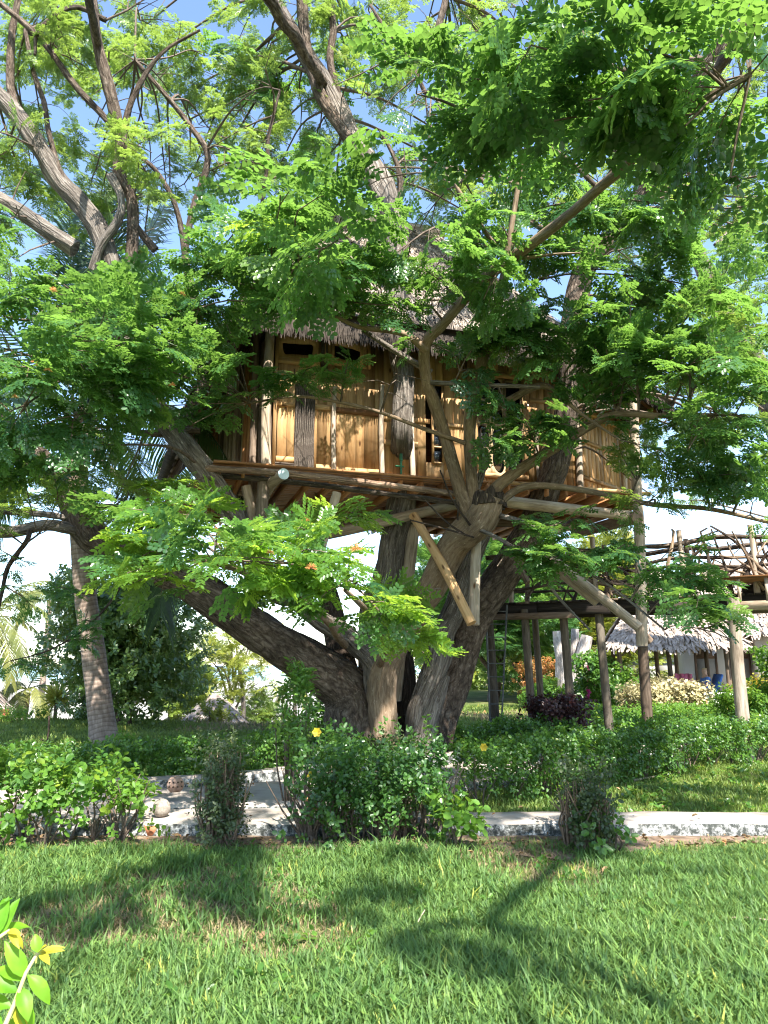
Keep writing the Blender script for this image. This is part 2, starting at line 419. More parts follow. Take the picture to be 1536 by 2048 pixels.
def bipinnate(v, q, org, d, up, rs, L, npin, nl, ll, lw, pl):
    """one twice-compound leaf growing from org along d"""
    d = d / np.linalg.norm(d); s = np.cross(up, d); s /= np.linalg.norm(s); n = np.cross(d, s)
    prev = org; droop = rs.uniform(.12, .5)
    for i in range(npin):
        t = (i + .9) / npin
        c = org + d * L * t - np.array([0, 0, 1]) * L * droop * t * t
        strip(v, q, prev, c, .005); prev = c
        for sd in (-1, 1):
            a = math.radians(rs.uniform(48, 66) - 22 * t)
            pd = d * math.cos(a) + s * sd * math.sin(a) - n * rs.uniform(.05, .35)
            pd /= np.linalg.norm(pd)
            plen = pl * (1 - .25 * abs(t - .6)) * rs.uniform(.85, 1.1)
            e = c + pd * plen; strip(v, q, c, e, .003)
            pn = n + s * sd * rs.uniform(-.2, .3) + d * rs.uniform(-.2, .2); pn /= np.linalg.norm(pn)
            ps = np.cross(pn, pd); ps /= np.linalg.norm(ps)
            for j in range(nl):
                b = c + (e - c) * ((j + .7) / nl) - np.array([0, 0, 1]) * plen * .15 * (j / nl) ** 2
                for s2 in (-1, 1):
                    an = math.radians(rs.uniform(55, 72) - 26 * (j / nl))
                    ld = pd * math.cos(an) + ps * s2 * math.sin(an) - pn * rs.uniform(-.1, .25)
                    leaflet(v, q, b, ld, pn, ll * rs.uniform(.85, 1.1) * (.8 + .35 * j / nl), lw, .06, -.1)

def spray_protos(nleaf=6, npin=4, nl=6, ll=.046, lw=.021, L=.24, pl=.135, axis=.34, seed=3, nvar=4):
    out = []
    for k in range(nvar):
        rs = np.random.default_rng(seed + k); v = []; q = []
        X = np.array([1.0, 0, 0]); Z = np.array([0, 0, 1.0])
        strip(v, q, np.zeros(3), X * axis, .008); strip(v, q, np.zeros(3), X * axis, .008, np.array([0, 1.0, 0]))
        for i in range(nleaf):
            t = (i + .6) / nleaf; sd = 1 if i % 2 else -1
            a = math.radians(rs.uniform(40, 85) * (1 - .55 * t)) * sd
            d = np.array([math.cos(a), math.sin(a), rs.uniform(-.15, .35)])
            up = np.array([rs.uniform(-.3, .3), rs.uniform(-.3, .3), 1.0])
            bipinnate(v, q, X * axis * t, d, up, rs, L * rs.uniform(.8, 1.15), npin, nl, ll, lw, pl)
        out.append((np.array(v), np.array(q)))
    return out
SPRAY = spray_protos(3, 3, 4, .066, .037, .23, .17, .28)
SPRAY_NEAR = spray_protos(3, 3, 5, .066, .034, .25, .19, .30, 43)
SPRAY_FAR = spray_protos(4, 3, 4, .056, .030, .23, .15, .32, 23)

def broad_protos(n=9, L=.075, Wd=.042, axis=.22, seed=5, nvar=4, up=.6, droop=.2, fold=.10):
    out = []
    for k in range(nvar):
        rs = np.random.default_rng(seed + k); v = []; q = []
        X = np.array([1.0, 0, 0])
        strip(v, q, np.zeros(3), X * axis, .006); strip(v, q, np.zeros(3), X * axis, .006, np.array([0, 1.0, 0]))
        for i in range(n):
            t = (i + .5) / n; a = i * 2.4 + rs.uniform(-.4, .4)
            o = np.array([0, math.cos(a), math.sin(a)])
            d = o * rs.uniform(.6, 1) + X * rs.uniform(.1, .9) + np.array([0, 0, -droop * rs.uniform(0, 1)])
            d /= np.linalg.norm(d)
            nrm = X * up + np.array([0, 0, 1]) * (1 - up) + rs.uniform(-.45, .45, 3); nrm -= d * np.dot(nrm, d); nrm /= np.linalg.norm(nrm)
            leaflet(v, q, X * axis * t + d * .01, d, nrm, L * rs.uniform(.6, 1.15), Wd * rs.uniform(.75, 1.1), fold, -rs.uniform(.05, .3))
        out.append((np.array(v), np.array(q)))
    return out
SPRIG = broad_protos()
SPRIG_BIG = broad_protos(8, .11, .066, .26, 15)
SPRIG_FAR = broad_protos(12, .17, .09, .42, 25)
SPRIG_NARROW = broad_protos(11, .10, .03, .26, 35)

# ================================================================== THE GROUND, PATH, SEA
def sstep(a, b, x):
    t = np.clip((x - a) / (b - a), 0, 1); return t * t * (3 - 2 * t)
def hgt(x, y):
    x = np.asarray(x, float); y = np.asarray(y, float)
    r = x / np.maximum(np.abs(y), 1)
    left = 1 - sstep(-.03, .10, r)
    edge = 21 + .5 * np.sin(x * .6) + .08 * np.maximum(-x - 4, 0)
    drop = -3.3 * sstep(0, 13, y - edge) * left
    roll = .05 * np.sin(x * .7 + y * .35) * sstep(9, 13, y) + .02 * np.sin(x * 1.9 + 1) * np.sin(y * 2.1)
    return drop + roll * (drop > -1)
def terrain():
    xs = np.concatenate([-np.geomspace(14, 3000, 40)[::-1], np.arange(-13.5, 13.6, .45), np.geomspace(14, 3000, 40)])
    ys = np.concatenate([np.arange(-30, 0, 3), np.arange(0, 48, .45), np.geomspace(48, 420, 40)])
    X, Y = np.meshgrid(xs, ys); Z = hgt(X, Y)
    Z = np.where(Y > 240, Z - .01 * (Y - 240) * (X / np.maximum(Y, 1) < .06), Z)
    n, m = X.shape
    i, j = np.meshgrid(np.arange(n - 1), np.arange(m - 1), indexing='ij'); k = i * m + j
    q = np.stack([k, k + 1, k + m + 1, k + m], -1).reshape(-1, 4)
    mt, t, b, o = newmat('ground')
    geo = t.nodes.new('ShaderNodeNewGeometry'); sp = t.nodes.new('ShaderNodeSeparateXYZ'); t.links.new(geo.outputs['Position'], sp.inputs[0])
    n1 = noise(t, coords(t), .55, 6, .6); n2 = noise(t, coords(t), 9, 6, .7); n3 = noise(t, coords(t, 'pos', (.05, .35, 1)), 1, 5, .6)
    g = ramp(t, [(.30, (.06, .085, .025)), (.5, (.095, .125, .035)), (.66, (.21, .185, .095))]); t.links.new(n1.outputs[0], g.inputs[0])
    g2 = ramp(t, [(.3, (.5, .5, .45)), (.7, (1.15, 1.15, 1.1))]); t.links.new(n2.outputs[0], g2.inputs[0])
    lawn = mixc(t, 1, g.outputs[0], g2.outputs[0], 'MULTIPLY')
    s = ramp(t, [(.36, (.16, .18, .15)), (.47, (.34, .33, .29)), (.6, (.46, .42, .38))]); t.links.new(n3.outputs[0], s.inputs[0])
    mr = t.nodes.new('ShaderNodeMapRange'); mr.inputs[1].default_value = -.5; mr.inputs[2].default_value = -1.5; t.links.new(sp.outputs['Z'], mr.inputs[0])
    dry = t.nodes.new('ShaderNodeMapRange'); dry.inputs[1].default_value = -.05; dry.inputs[2].default_value = -.35; t.links.new(sp.outputs['Z'], dry.inputs[0])
    col = mixc(t, dry.outputs[0], lawn, (.36, .30, .16))
    col = mixc(t, mr.outputs[0], col, s.outputs[0])
    t.links.new(col, b.inputs['Base Color']); b.inputs['Roughness'].default_value = .95; b.inputs['Specular IOR Level'].default_value = .1
    bump(t, b, n2.outputs[0], .5, .03)
    MB().add(np.stack([X, Y, Z], -1).reshape(-1, 3), q).obj('ground', mt, None, 'structure', True)
terrain()

m, t, b, o = newmat('sea_water')
nn = noise(t, coords(t, 'pos', (.02, .10, 1)), 1, 5); r = ramp(t, [(.35, (.10, .26, .33)), (.65, (.30, .45, .48))]); t.links.new(nn.outputs[0], r.inputs[0])
t.links.new(r.outputs[0], b.inputs['Base Color']); b.inputs['Roughness'].default_value = .25; bump(t, b, nn.outputs[0], .3, .3)
MB().add([(-6000, 225, -3.36), (2500, 225, -3.36), (2500, 9000, -3.36), (-6000, 9000, -3.36)], [(0, 1, 2, 3)]).obj('sea', m, None, 'structure')
# a low wooded shore that closes the landward horizon on the right
def far_wood():
    mb = MB(); rs = np.random.default_rng(4); pts = []
    for k in range(1500):
        x = rs.uniform(2, 190); y = rs.uniform(74, 110)
        pts.append((x + (y - 60) * .1, y, abs(rs.normal(0, 1)) * 2.2 + .4))
    pts = np.array(pts); n = len(pts)
    fw = rs.normal(0, 1, (n, 3)); fw[:, 2] = np.abs(fw[:, 2])
    big = broad_protos(16, .8, .5, 2.0, 91)
    o = scatter('far_woodland', None, big, mat_leaf('woodland_leaf', (.05, .10, .03), (.14, .22, .06), (.3, .42, .08), .3, .6), pts, frames(fw, np.tile([0, 0, 1.0], (n, 1))), rs.uniform(.7, 1.5, n))
far_wood()

# raised concrete footpath: a narrow strip along the front that forks off to the right behind the shrubs
CONC = mat_noise('path_concrete', [(.25, (.24, .20, .175)), (.5, (.36, .31, .27)), (.75, (.46, .405, .355))], 1.6, .85, bs=.25, bd=.01, second=(3.1, .48, .72, (.20, .165, .13)))
m, t, b, o = newmat('lichened_whitewash')
n = noise(t, coords(t), 17, 8, .75); r = ramp(t, [(.45, (.045, .05, .045)), (.53, (.22, .225, .215)), (.63, (.60, .60, .58))]); t.links.new(n.outputs[0], r.inputs[0])
t.links.new(r.outputs[0], b.inputs['Base Color']); b.inputs['Roughness'].default_value = .95; bump(t, b, n.outputs[0], 1, .03)
LICHEN = m
def path_piece(name, front, back, z0, z1, side, parent=None):
    """front and back edges are lists of (x,y) running left to right"""
    f, _ = smooth(np.array([(x, y, 0) for x, y in front]), np.ones(len(front)), .09)
    bk, _ = smooth(np.array([(x, y, 0) for x, y in back]), np.ones(len(back)), .09)
    n = 90
    def rs_(a): 
        t = np.linspace(0, len(a) - 1, n); i = np.clip(t.astype(int), 0, len(a) - 2); u = (t - i)[:, None]; return a[i] * (1 - u) + a[i + 1] * u
    f, bk = rs_(f), rs_(bk); rr = np.random.default_rng(3)
    f[:, 1] += .025 * np.convolve(rr.normal(0, 1, n), np.ones(3) / 3, 'same'); bk[:, 1] += .04 * np.convolve(rr.normal(0, 1, n), np.ones(5) / 3, 'same')
    rows = []
    for (u, z) in ((0, z0), (0.0, z0 + (z1 - z0) * .5), (.012, z1 - .02), (.045, z1), (.3, z1 + .004), (.6, z1 + .006), (.95, z1), (1.0, z1 - .03), (1.0, z0)):
        p = f * (1 - u) + bk * u; p = p.copy(); p[:, 2] = z + rr.uniform(-.006, .006, n)
        if u == 0: p[:, 1] += rr.uniform(-.018, .018, n)
        rows.append(p)
    V = np.stack(rows, 0); a, c = V.shape[0], V.shape[1]
    i, j = np.meshgrid(np.arange(a - 1), np.arange(c - 1), indexing='ij'); k = i * c + j
    q = np.stack([k, k + 1, k + c + 1, k + c], -1)
    mb = MB(); 
    idx = q.reshape(-1, 4); mid = (np.arange(len(idx)) // (c - 1))
    mb.add(V.reshape(-1, 3), idx[mid >= 2]); mb.q.append(idx[mid < 2]); mb.qm.append(np.full((mid < 2).sum(), 1))
    return mb.obj(name, [CONC, LICHEN], parent, 'structure')
def gxy(px, py): g = G(px, py, .1); return (g[0], g[1])
path_piece('path', [(-7, 7.45), (-3, 7.5), (-1, 7.5), (1, 7.5), (4, 7.52), (8, 7.5)], [(-7, 8.3), (-3, 8.25), (-1.2, 8.2), (.2, 8.1), (1, 8.02), (4, 8.03), (8, 7.95)], -.02, .135, None)
path_piece('path_branch', [(-5.5, 8.3), (-3, 8.3), (-1.6, 8.25), (-.3, 8.6), (1, 9.8), (2.4, 11.2), (4.2, 12.9), (6.5, 15)], [(-5.5, 9.35), (-3.2, 9.4), (-1.9, 9.75), (-.9, 10.6), (.3, 11.3), (1.6, 12.4), (3.4, 14.0), (5.7, 16.2)], -.02, .145, None)
path_piece('path_kerb', [(-3.9, 9.36), (-2.9, 9.42), (-1.95, 9.78), (-.95, 10.6), (.2, 11.3), (1.5, 12.4)], [(-3.9, 9.56), (-2.95, 9.62), (-2.1, 9.95), (-1.05, 10.78), (.15, 11.48), (1.45, 12.6)], -.02, .25, None)
# bare soil with leaf litter along the foot of the shrubs
SOIL = mat_noise('bare_soil', [(.3, (.09, .06, .04)), (.55, (.19, .13, .09)), (.75, (.33, .25, .18))], 9, .95, bs=.8, bd=.03)
def soil(name, x0, x1, yf, yb, seed):
    rs = np.random.default_rng(seed); n = int((x1 - x0) / .12); xs = np.linspace(x0, x1, n)
    mb = MB(); V = []
    nz_ = lambda a: np.convolve(rs.normal(0, 1, n), np.ones(5) / 5, 'same') * a
    a = yf + nz_(.14); c = yb + nz_(.03)
    for u in (0, .25, .5, .75, 1):
        y = a * (1 - u) + c * u; V.append(np.stack([xs, y, hgt(xs, y) + .006 + .014 * math.sin(u * 3.14) + rs.uniform(0, .01, n)], -1))
    V = np.stack(V, 0); i, j = np.meshgrid(np.arange(4), np.arange(n - 1), indexing='ij'); k = i * n + j
    mb.add(V.reshape(-1, 3), np.stack([k, k + 1, k + n + 1, k + n], -1).reshape(-1, 4)); mb.obj(name, SOIL, None, 'structure', True)
soil('soil_bed', -4.6, 2.5, 6.75, 7.52, 8)
soil('soil_bed', 2.5, 6.5, 7.2, 7.52, 9)

# ================================================================== GRASS
def tuft_protos(nb, h, w, spread, seed, nvar=4, lean=.7):
    out = []
    for k in range(nvar):
        rs = np.random.default_rng(seed + k); v = []; q = []
        for i in range(nb):
            a = rs.uniform(0, 6.28); o = np.array([rs.normal(0, spread), rs.normal(0, spread), -.008]); hh = h * rs.uniform(.5, 1.15); l = rs.uniform(.15, lean) * hh
            d = np.array([math.cos(a), math.sin(a), 0]); s = np.array([-d[1], d[0], 0]) * w * rs.uniform(.7, 1.2) * .5
            kk = len(v); p1 = o + d * l * .25 + np.array([0, 0, hh * .55]); p2 = o + d * l + np.array([0, 0, hh * rs.uniform(.75, .95)])
            v += [o - s, o + s, p1 + s * .95, p1 - s * .95, p2]
            q += [(kk, kk + 1, kk + 2, kk + 3), (kk + 3, kk + 2, kk + 4, kk + 4)]
        qq = np.array(q); tri = qq[:, 2] == qq[:, 3]
        # tips as thin quads so that one face type is enough
        v2 = list(v); out_q = []
        for f in q:
            if f[2] == f[3]:
                tip = v2[f[2]]; a, b_ = v2[f[0]], v2[f[1]]; e = (np.array(b_) - np.array(a)) * .06
                v2.append(tip - e); v2.append(tip + e); out_q.append((f[0], f[1], len(v2) - 1, len(v2) - 2))
            else: out_q.append(f)
        out.append((np.array(v2), np.array(out_q)))
    return out
GRASS = mat_leaf('grass_blade', (.038, .105, .040), (.165, .27, .075), (.42, .57, .12), .36, .5, .8, .22, 14)
GRASS_LIT = mat_leaf('lawn_grass', (.06, .12, .028), (.19, .26, .055), (.40, .52, .10), .28, .55, .9, .3, .7)
DRYG = mat_leaf('dry_grass', (.13, .10, .06), (.34, .28, .17), (.4, .34, .18), .2, .7, 1, .2, 2)
def vnoise(x, y, s, seed=0):
    rs = np.random.default_rng(seed); a = np.zeros_like(x)
    for k in range(9):
        f = rs.uniform(.5, 2.4, 2) * s * rs.choice([-1, 1], 2); a += np.sin(x * f[0] + y * f[1] + rs.uniform(0, 6.28))
    return a / 4
def lawn(name, n, ylo, yhi, protos, mat, smin, smax, seed, keep, xw=.60, xo=0, pw=1.0):
    rs = np.random.default_rng(seed)
    y = ylo + (yhi - ylo) * rs.uniform(0, 1, n) ** pw; x = rs.uniform(-1, 1, n) * (y * xw + 1.7) + xo
    k = keep(x, y, rs.uniform(0, 1, n)); x, y = x[k], y[k]; n = len(x)
    p = np.stack([x, y, hgt(x, y)], 1); rot = np.stack([rs.uniform(-.2, .2, n), rs.uniform(-.2, .2, n), rs.uniform(0, 6.28, n)], 1)
    sc = rs.uniform(smin, smax, n) * (1 - .45 * sstep(6.7, 7.2, y) * (y < 7.6)) * (1 + .25 * vnoise(x, y, 1.5, 3)); return scatter(name, None, protos, mat, p, rot, np.clip(sc, .35, 2))
bare = lambda x, y: sstep(.15, .6, vnoise(x, y, 1.05, 21) + 1.45 * np.exp(-((x + 1.35) / 1.05) ** 2 - ((y - 5.4) / .8) ** 2) - .15)
inpath = lambda x, y: (y > 7.38) & (y < 8.3) | (y > 8.2) & (np.abs(y - (9.3 + 1.05 * np.maximum(x + 1.3, -.4))) < 1.1) & (x < 6)
T1 = tuft_protos(11, .125, .0115, .045, 61, lean=.95)
T2 = tuft_protos(16, .075, .010, .07, 71)
T3 = tuft_protos(18, .09, .016, .13, 81, lean=1.0)
lawn('grass', 24500, 3.3, 7.45, T1, GRASS, .7, 1.15, 1, lambda x, y, r: (r > bare(x, y) * .86) & ((y < 6.9) | ((r > .62) & (y < 7.3))), .60)
lawn('grass_thatch', 12500, 3.3, 7.4, tuft_protos(11, .06, .006, .05, 66, lean=1.5), DRYG, .6, 1.1, 2, lambda x, y, r: r < .20 + bare(x, y) * .8)
lawn('lawn_grass', 19000, 8.0, 14, T2, GRASS_LIT, .8, 1.4, 3, lambda x, y, r: ~inpath(x, y) & (r > bare(x, y) * .5))
lawn('lawn_grass', 19000, 13, 30, T3, GRASS_LIT, .8, 1.3, 4, lambda x, y, r: (hgt(x, y) > -.25) & (r > bare(x, y) * .6))
lawn('dry_lawn_grass', 2500, 19, 26, T3, DRYG, 1.0, 2.2, 5, lambda x, y, r: (hgt(x, y) < -.02) & (hgt(x, y) > -1.0), .6)
# fallen leaves on the soil and grass
lp = []
for k in range(4):
    v = []; q = []; rs = np.random.default_rng(k + 400); leaflet(v, q, np.zeros(3), np.array([1.0, 0, .15]), np.array([0, 0, 1.0]), .06, .03, .2, -.1); lp.append((np.array(v), np.array(q)))
LITTER = mat_leaf('fallen_leaf', (.08, .05, .03), (.27, .18, .10), (.3, .2, .08), .1, .7, 1.2, .2, 3)
rs = np.random.default_rng(77); n = 520
y = np.where(rs.uniform(0, 1, n) < .62, rs.normal(7.2, .22, n), rs.uniform(4, 12, n)); x = rs.uniform(-4.4, 3.6, n)
y = np.where((y > 7.45) & (rs.uniform(0, 1, n) < .7), 7.1, y)
z = np.where(y > 7.5, .175, hgt(x, y) + .03)
scatter('fallen_leaves', None, lp, LITTER, np.stack([x, y, z], 1), rs.uniform(-.6, .6, (n, 3)) + np.stack([0 * x, 0 * x, rs.uniform(0, 6, n)], 1), rs.uniform(.5, 1.2, n))

rs = np.random.default_rng(91); n = 420
y = rs.uniform(3.4, 7.0, n); x = rs.uniform(-1, 1, n) * y * .58; k = vnoise(x, y, 1.3, 8) > -.1; x, y = x[k], y[k]; n = len(x)
scatter('lawn_weeds', None, broad_protos(7, .045, .028, .05, 95), HEDGE, np.stack([x, y, hgt(x, y) + .01], 1), np.stack([0 * x, -1.2 + rs.uniform(-.3, .3, n), rs.uniform(0, 6, n)], 1), rs.uniform(.5, 1.3, n))

lawn('dry_lawn_grass', 3200, 8.1, 12.5, tuft_protos(11, .06, .007, .07, 67, lean=1.5), DRYG, .7, 1.4, 12, lambda x, y, r: ~inpath(x, y) & (x > 1.0) & (r < .25 + .75 * bare(x + 3, y * 1.3)), .62)
rs = np.random.default_rng(93); n = 260
y = rs.uniform(8.2, 12, n); x = rs.uniform(.2, .62, n) * y; z_ = hgt(x, y) + .015
scatter('lawn_weeds', None, broad_protos(8, .055, .034, .07, 97), HEDGE, np.stack([x, y, z_], 1), np.stack([0 * x, -1.2 + rs.uniform(-.3, .3, n), rs.uniform(0, 6, n)], 1), rs.uniform(.6, 1.5, n))

# ================================================================== THE TREEHOUSE: frame of reference
CA = P(545, 935, 11.5)                                   # left foot of the front wall
HA = math.radians(73)
DA = np.array([math.sin(HA), math.cos(HA), 0]); VA = np.array([-DA[1], DA[0], 0]); ZV = np.array([0, 0, 1.0])
def HP(u, v, z): return CA + DA * u + VA * v + ZV * z
def FA(px, py, v=0.0):
    """pixel -> (u, z) on the vertical plane v of the house"""
    d = ray(px, py); o = CA + VA * v
    t = np.dot(o - CAM, VA) / np.dot(d, VA); p = CAM + d * t - CA
    return float(np.dot(p, DA)), float(p[2])
def in_sun_of_front(p):
    """True where a leaf at p would shade the front wall"""
    t = np.dot(p - CA, VA) / np.dot(SUN, VA); h = p - SUN * t[:, None] - CA
    u = h @ DA; z = h[:, 2]
    return (t > .8) & (u > -.6) & (u < 7.3) & (z > -.35) & (z < 2.2)

# ================================================================== BIG TREES
class Tree:
    def __init__(s, root, leafmat=LEAF, bark=BARK, shootmat=BARK_SHOOT):
        s.root = root; s.axis = []; s.tw = MB(); s.sp = []; s.su = []; s.sc = []; s.rs = np.random.default_rng(len(root.name) + 17)
        s.leafmat = leafmat; s.bark = bark; s.dens = .78; s.lit = []; s.shootmat = shootmat; s.k = 0
    def limb(s, spec, name='limb', mat=None, sides=None, rough=.085, ridge=.06, world=False, src=True):
        if name in ('trunk', 'limb') and not world: spec = [(a, b, c, d * (.72 if name == 'trunk' else .76)) for a, b, c, d in spec]
        pts, rad = pxpath(spec) if not world else (np.array([a[:3] for a in spec]), np.array([a[3] for a in spec]))
        mb = MB(); s.k += 1; r0 = rad.max()
        if len(pts) > 2:
            jr = np.random.default_rng(s.k + 900); pts, rad = smooth(pts, rad, max(.45, r0 * 1.6)); pts[1:-1] += jr.normal(0, 1, (len(pts) - 2, 3)) * rad[1:-1, None] * (.17 if r0 > .05 else .45); rad[1:-1] *= jr.uniform(.93, 1.08, len(rad) - 2)
        sd = sides or (30 if r0 > .2 else 18 if r0 > .09 else 10 if r0 > .03 else 7)
        st = min(max(r0 * .35, .05), .2)
        mb.tube(pts, rad, sd, True, rough, s.k * 7 + 1, st, ridge=ridge if r0 > .05 else 0)
        o = mb.obj(name, mat or s.bark, s.root, None, True)
        if src:
            p2, r2 = smooth(pts, rad, .25); s.axis.append(np.column_stack([p2, r2]))
        return o
    def near(s, c, maxr=1.0):
        A = np.vstack(s.axis); A = A[A[:, 3] < maxr]
        d = np.linalg.norm(A[:, :3] - c, axis=1) + .5 * np.maximum(0, A[:, 2] - c[2] - .3); i = d.argmin(); return A[i]
    def clump(s, px, py, Y, rx, ry, rd, n, src=None, r0=.03, per=4, spread=.5, sag=.25, size=1.0, world=False):
        if not world: rx, ry = rx * 1.2, ry * 1.3; per = max(3, per - 1)
        """a leafy branch: a main branchlet from the nearest limb to the middle of the clump, twigs from it, sprays along the twigs"""
        rs = s.rs; n = max(2, int(round(n * s.dens)))
        if world: c = np.array([px, py, Y]); rX, rZ = rx, ry
        else: c = P(px, py, Y); k = depth(px, py, Y) / F; rX, rZ = rx * k, ry * k
        a = s.near(c) if src is None else np.array([*P(*src), r0])
        a0 = a[:3]; L = np.linalg.norm(c - a0); rr = min(a[3] * .6, .012 + .008 * L, .035)
        ctrl = [a0]
        if L > .6:
            m1 = a0 * .6 + c * .4 + rs.normal(0, .07 * L, 3) + np.array([0, 0, .10 * L]); ctrl.append(m1)
        ctrl.append(c); far = c + (c - a0) / max(L, .1) * rX * .5; far[2] -= sag * rZ; ctrl.append(far)
        mp, mr = smooth(np.array(ctrl), np.linspace(rr, .007, len(ctrl)), .18)
        s.tw.tube(mp, mr, 6, False)
        for i in range(n):
            # layered foliage: targets spread in a flattened volume
            q = rs.normal(0, 1, 3); q /= np.linalg.norm(q); q *= rs.uniform(.25, 1) ** .5
            tgt = c + np.array([q[0] * rX, q[1] * rd, q[2] * rZ])
            j = int(np.clip(np.linalg.norm(mp - tgt, axis=1).argmin() - rs.integers(0, 3), 0, len(mp) - 1)); b = mp[j]
            l = np.linalg.norm(tgt - b)
            if l < .12: continue
            md = (b + tgt) / 2 + np.array([0, 0, .12 * l]) + rs.normal(0, .05 * l, 3)
            tp, tr = smooth(np.array([b, md, tgt]), np.array([min(mr[j], .011), .006, .0035]), .14)
            s.tw.tube(tp, tr, 4, False)
            for kk in range(per):
                f = 1 - spread * 1.2 * kk / per; ix = min(len(tp) - 1, max(0, int(f * (len(tp) - 1))))
                d = tp[ix] - tp[max(0, ix - 2)] if ix > 0 else tgt - b
                d = d / (np.linalg.norm(d) + 1e-6)
                an = (0 if kk == 0 else rs.uniform(.5, 1.2) * (1 if kk % 2 else -1))
                d2 = np.array([d[0] * math.cos(an) - d[1] * math.sin(an), d[0] * math.sin(an) + d[1] * math.cos(an), d[2] * .5 + rs.uniform(-.55, .35)])
                s.sp.append(tp[ix]); s.su.append(d2); s.sc.append(size * rs.uniform(.75, 1.2))
    def finish(s, protos=SPRAY, n_parts=0, cull=.8, part='leafy_twig', twigmat=None):
        rs = s.rs
        if s.tw.n: s.tw.obj('twigs', twigmat or TWIG, s.root, 'stuff', True)
        if not s.sp: return
        p = np.array(s.sp); d = np.array(s.su); sc = np.array(s.sc)
        m = in_sun_of_front(p)
        for c_, r_ in s.lit:
            q = p - c_; tt = q @ SUN; m |= (tt > r_ * .8) & (np.linalg.norm(q - tt[:, None] * SUN, axis=1) < r_)
        keep = ~(m & (rs.uniform(0, 1, len(p)) < cull))
        p, d, sc = p[keep], d[keep], sc[keep]; n = len(p)
        up = np.tile([0, 0, 1.0], (n, 1)) + rs.normal(0, .5, (n, 3))
        # foliage turns its faces to the light a little
        up = up + SUN * .35
        scatter('foliage', s.root, protos, s.leafmat, p, frames(d, up), sc, n_parts=n_parts, part_name=part, key=s.root.name)

base = G(770, 1512); base[2] = 0
bigtree = thing('rain_tree', (0.05, 13.3, 0), 'huge spreading tree with many leaning trunks growing up through the treehouse', 'tree')
T = Tree(bigtree); T.lit = [(G(150, 1490), .9), (G(330, 1468), 1.1), (G(560, 1458), 1.4), (G(30, 1485), .8), (G(1330, 1590), .7), (G(620, 1500), .6), (P(235, 1260, 18.6), 1.0), (P(310, 1340, 18.6), .7)]
# --- trunks from the common stool
T.limb([(722, 1545, 13.3, 175), (712, 1480, 13.3, 155), (684, 1395, 13.2, 134), (618, 1322, 12.9, 118), (500, 1256, 12.4, 112), (420, 1203, 12.1, 98), (365, 1160, 11.9, 92), (285, 1112, 11.7, 90), (190, 1072, 11.5, 88), (130, 985, 11.3, 84), (75, 915, 11.2, 74), (10, 850, 11.1, 58), (-90, 770, 11, 48)], 'trunk')
T.limb([(735, 1530, 13.5, 90), (718, 1440, 13.6, 78), (695, 1330, 13.7, 66), (670, 1240, 13.8, 58), (640, 1140, 13.9, 50), (600, 1050, 14, 45)], 'trunk', BARK_DARK)
T.limb([(775, 1530, 13.1, 100), (765, 1440, 13.0, 80), (764, 1350, 12.9, 76), (800, 1275, 12.7, 62), (850, 1185, 12.3, 74), (905, 1100, 11.8, 86), (955, 1035, 11.4, 92), (985, 990, 11.2, 80)], 'trunk', BARK_SHOOT)
T.limb([(772, 1440, 13.05, 70), (758, 1370, 13.0, 66), (738, 1318, 12.9, 60), (690, 1268, 12.7, 54), (600, 1213, 12.3, 52), (530, 1140, 11.7, 58), (460, 1015, 11.25, 64), (402, 930, 11.05, 66), (345, 855, 10.9, 66), (292, 785, 10.7, 62), (252, 680, 10.5, 58), (232, 570, 10.4, 56), (205, 480, 10.3, 54), (125, 365, 10.1, 50), (40, 235, 9.9, 46), (-70, 130, 9.8, 40)], 'trunk', BARK_PALE)
T.limb([(750, 1500, 13.6, 90), (745, 1400, 13.6, 84), (752, 1280, 13.5, 82), (775, 1150, 13.3, 80), (800, 1030, 13.1, 78), (808, 930, 12.8, 66), (806, 896, 12.25, 64), (804, 858, 11.86, 60), (802, 760, 11.82, 56), (795, 640, 11.85, 58), (790, 540, 11.9, 62), (775, 430, 12, 70), (745, 350, 12, 66), (700, 255, 12, 56), (640, 150, 12, 46), (590, 70, 12, 42), (535, -30, 12, 38)], 'trunk', BARK_PALE)
T.limb([(820, 1530, 13.2, 90), (845, 1420, 13.1, 74), (875, 1320, 13.0, 66), (908, 1220, 12.95, 62), (940, 1130, 12.9, 56), (965, 1060, 12.9, 50)], 'trunk', BARK_PALE)
T.limb([(862, 1540, 13.6, 120), (872, 1450, 13.6, 104), (908, 1350, 13.5, 92), (962, 1230, 13.4, 86), (1015, 1125, 13.2, 82), (1065, 1040, 13.0, 80), (1100, 970, 12.75, 78), (1122, 900, 12.5, 66), (1135, 790, 12.3, 58), (1140, 690, 12.2, 56), (1152, 590, 12.2, 58), (1180, 525, 12.2, 60), (1225, 470, 12.2, 48), (1300, 370, 12.0, 40), (1370, 220, 11.6, 40), (1440, 90, 11.2, 40), (1560, 0, 11, 38)], 'trunk')
T.limb([(800, 1535, 13.5, 70), (806, 1430, 13.7, 52), (812, 1330, 13.9, 44), (800, 1240, 14.2, 40)], 'trunk', BARK_DARK)
T.limb([(845, 1530, 13.0, 60), (858, 1450, 12.9, 46), (880, 1385, 12.9, 30), (893, 1350, 12.9, 14)], 'root_buttress', BARK_PALE)
# broken stub with jagged top
st = MB()
for k in range(9):
    a = k / 9 * 6.28; c = P(978 + 24 * math.cos(a), 996 + 8 * math.sin(a), 11.2 + .14 * math.sin(a)); hgt_ = R.uniform(.05, .22) + (.3 if k == 1 else 0)
    st.tube([c - ZV * .15, c + ZV * hgt_ * .6, c + ZV * hgt_ + DA * .03], [.10, .06, .008], 6)
st.obj('broken_stub', BARK_DARK, bigtree)
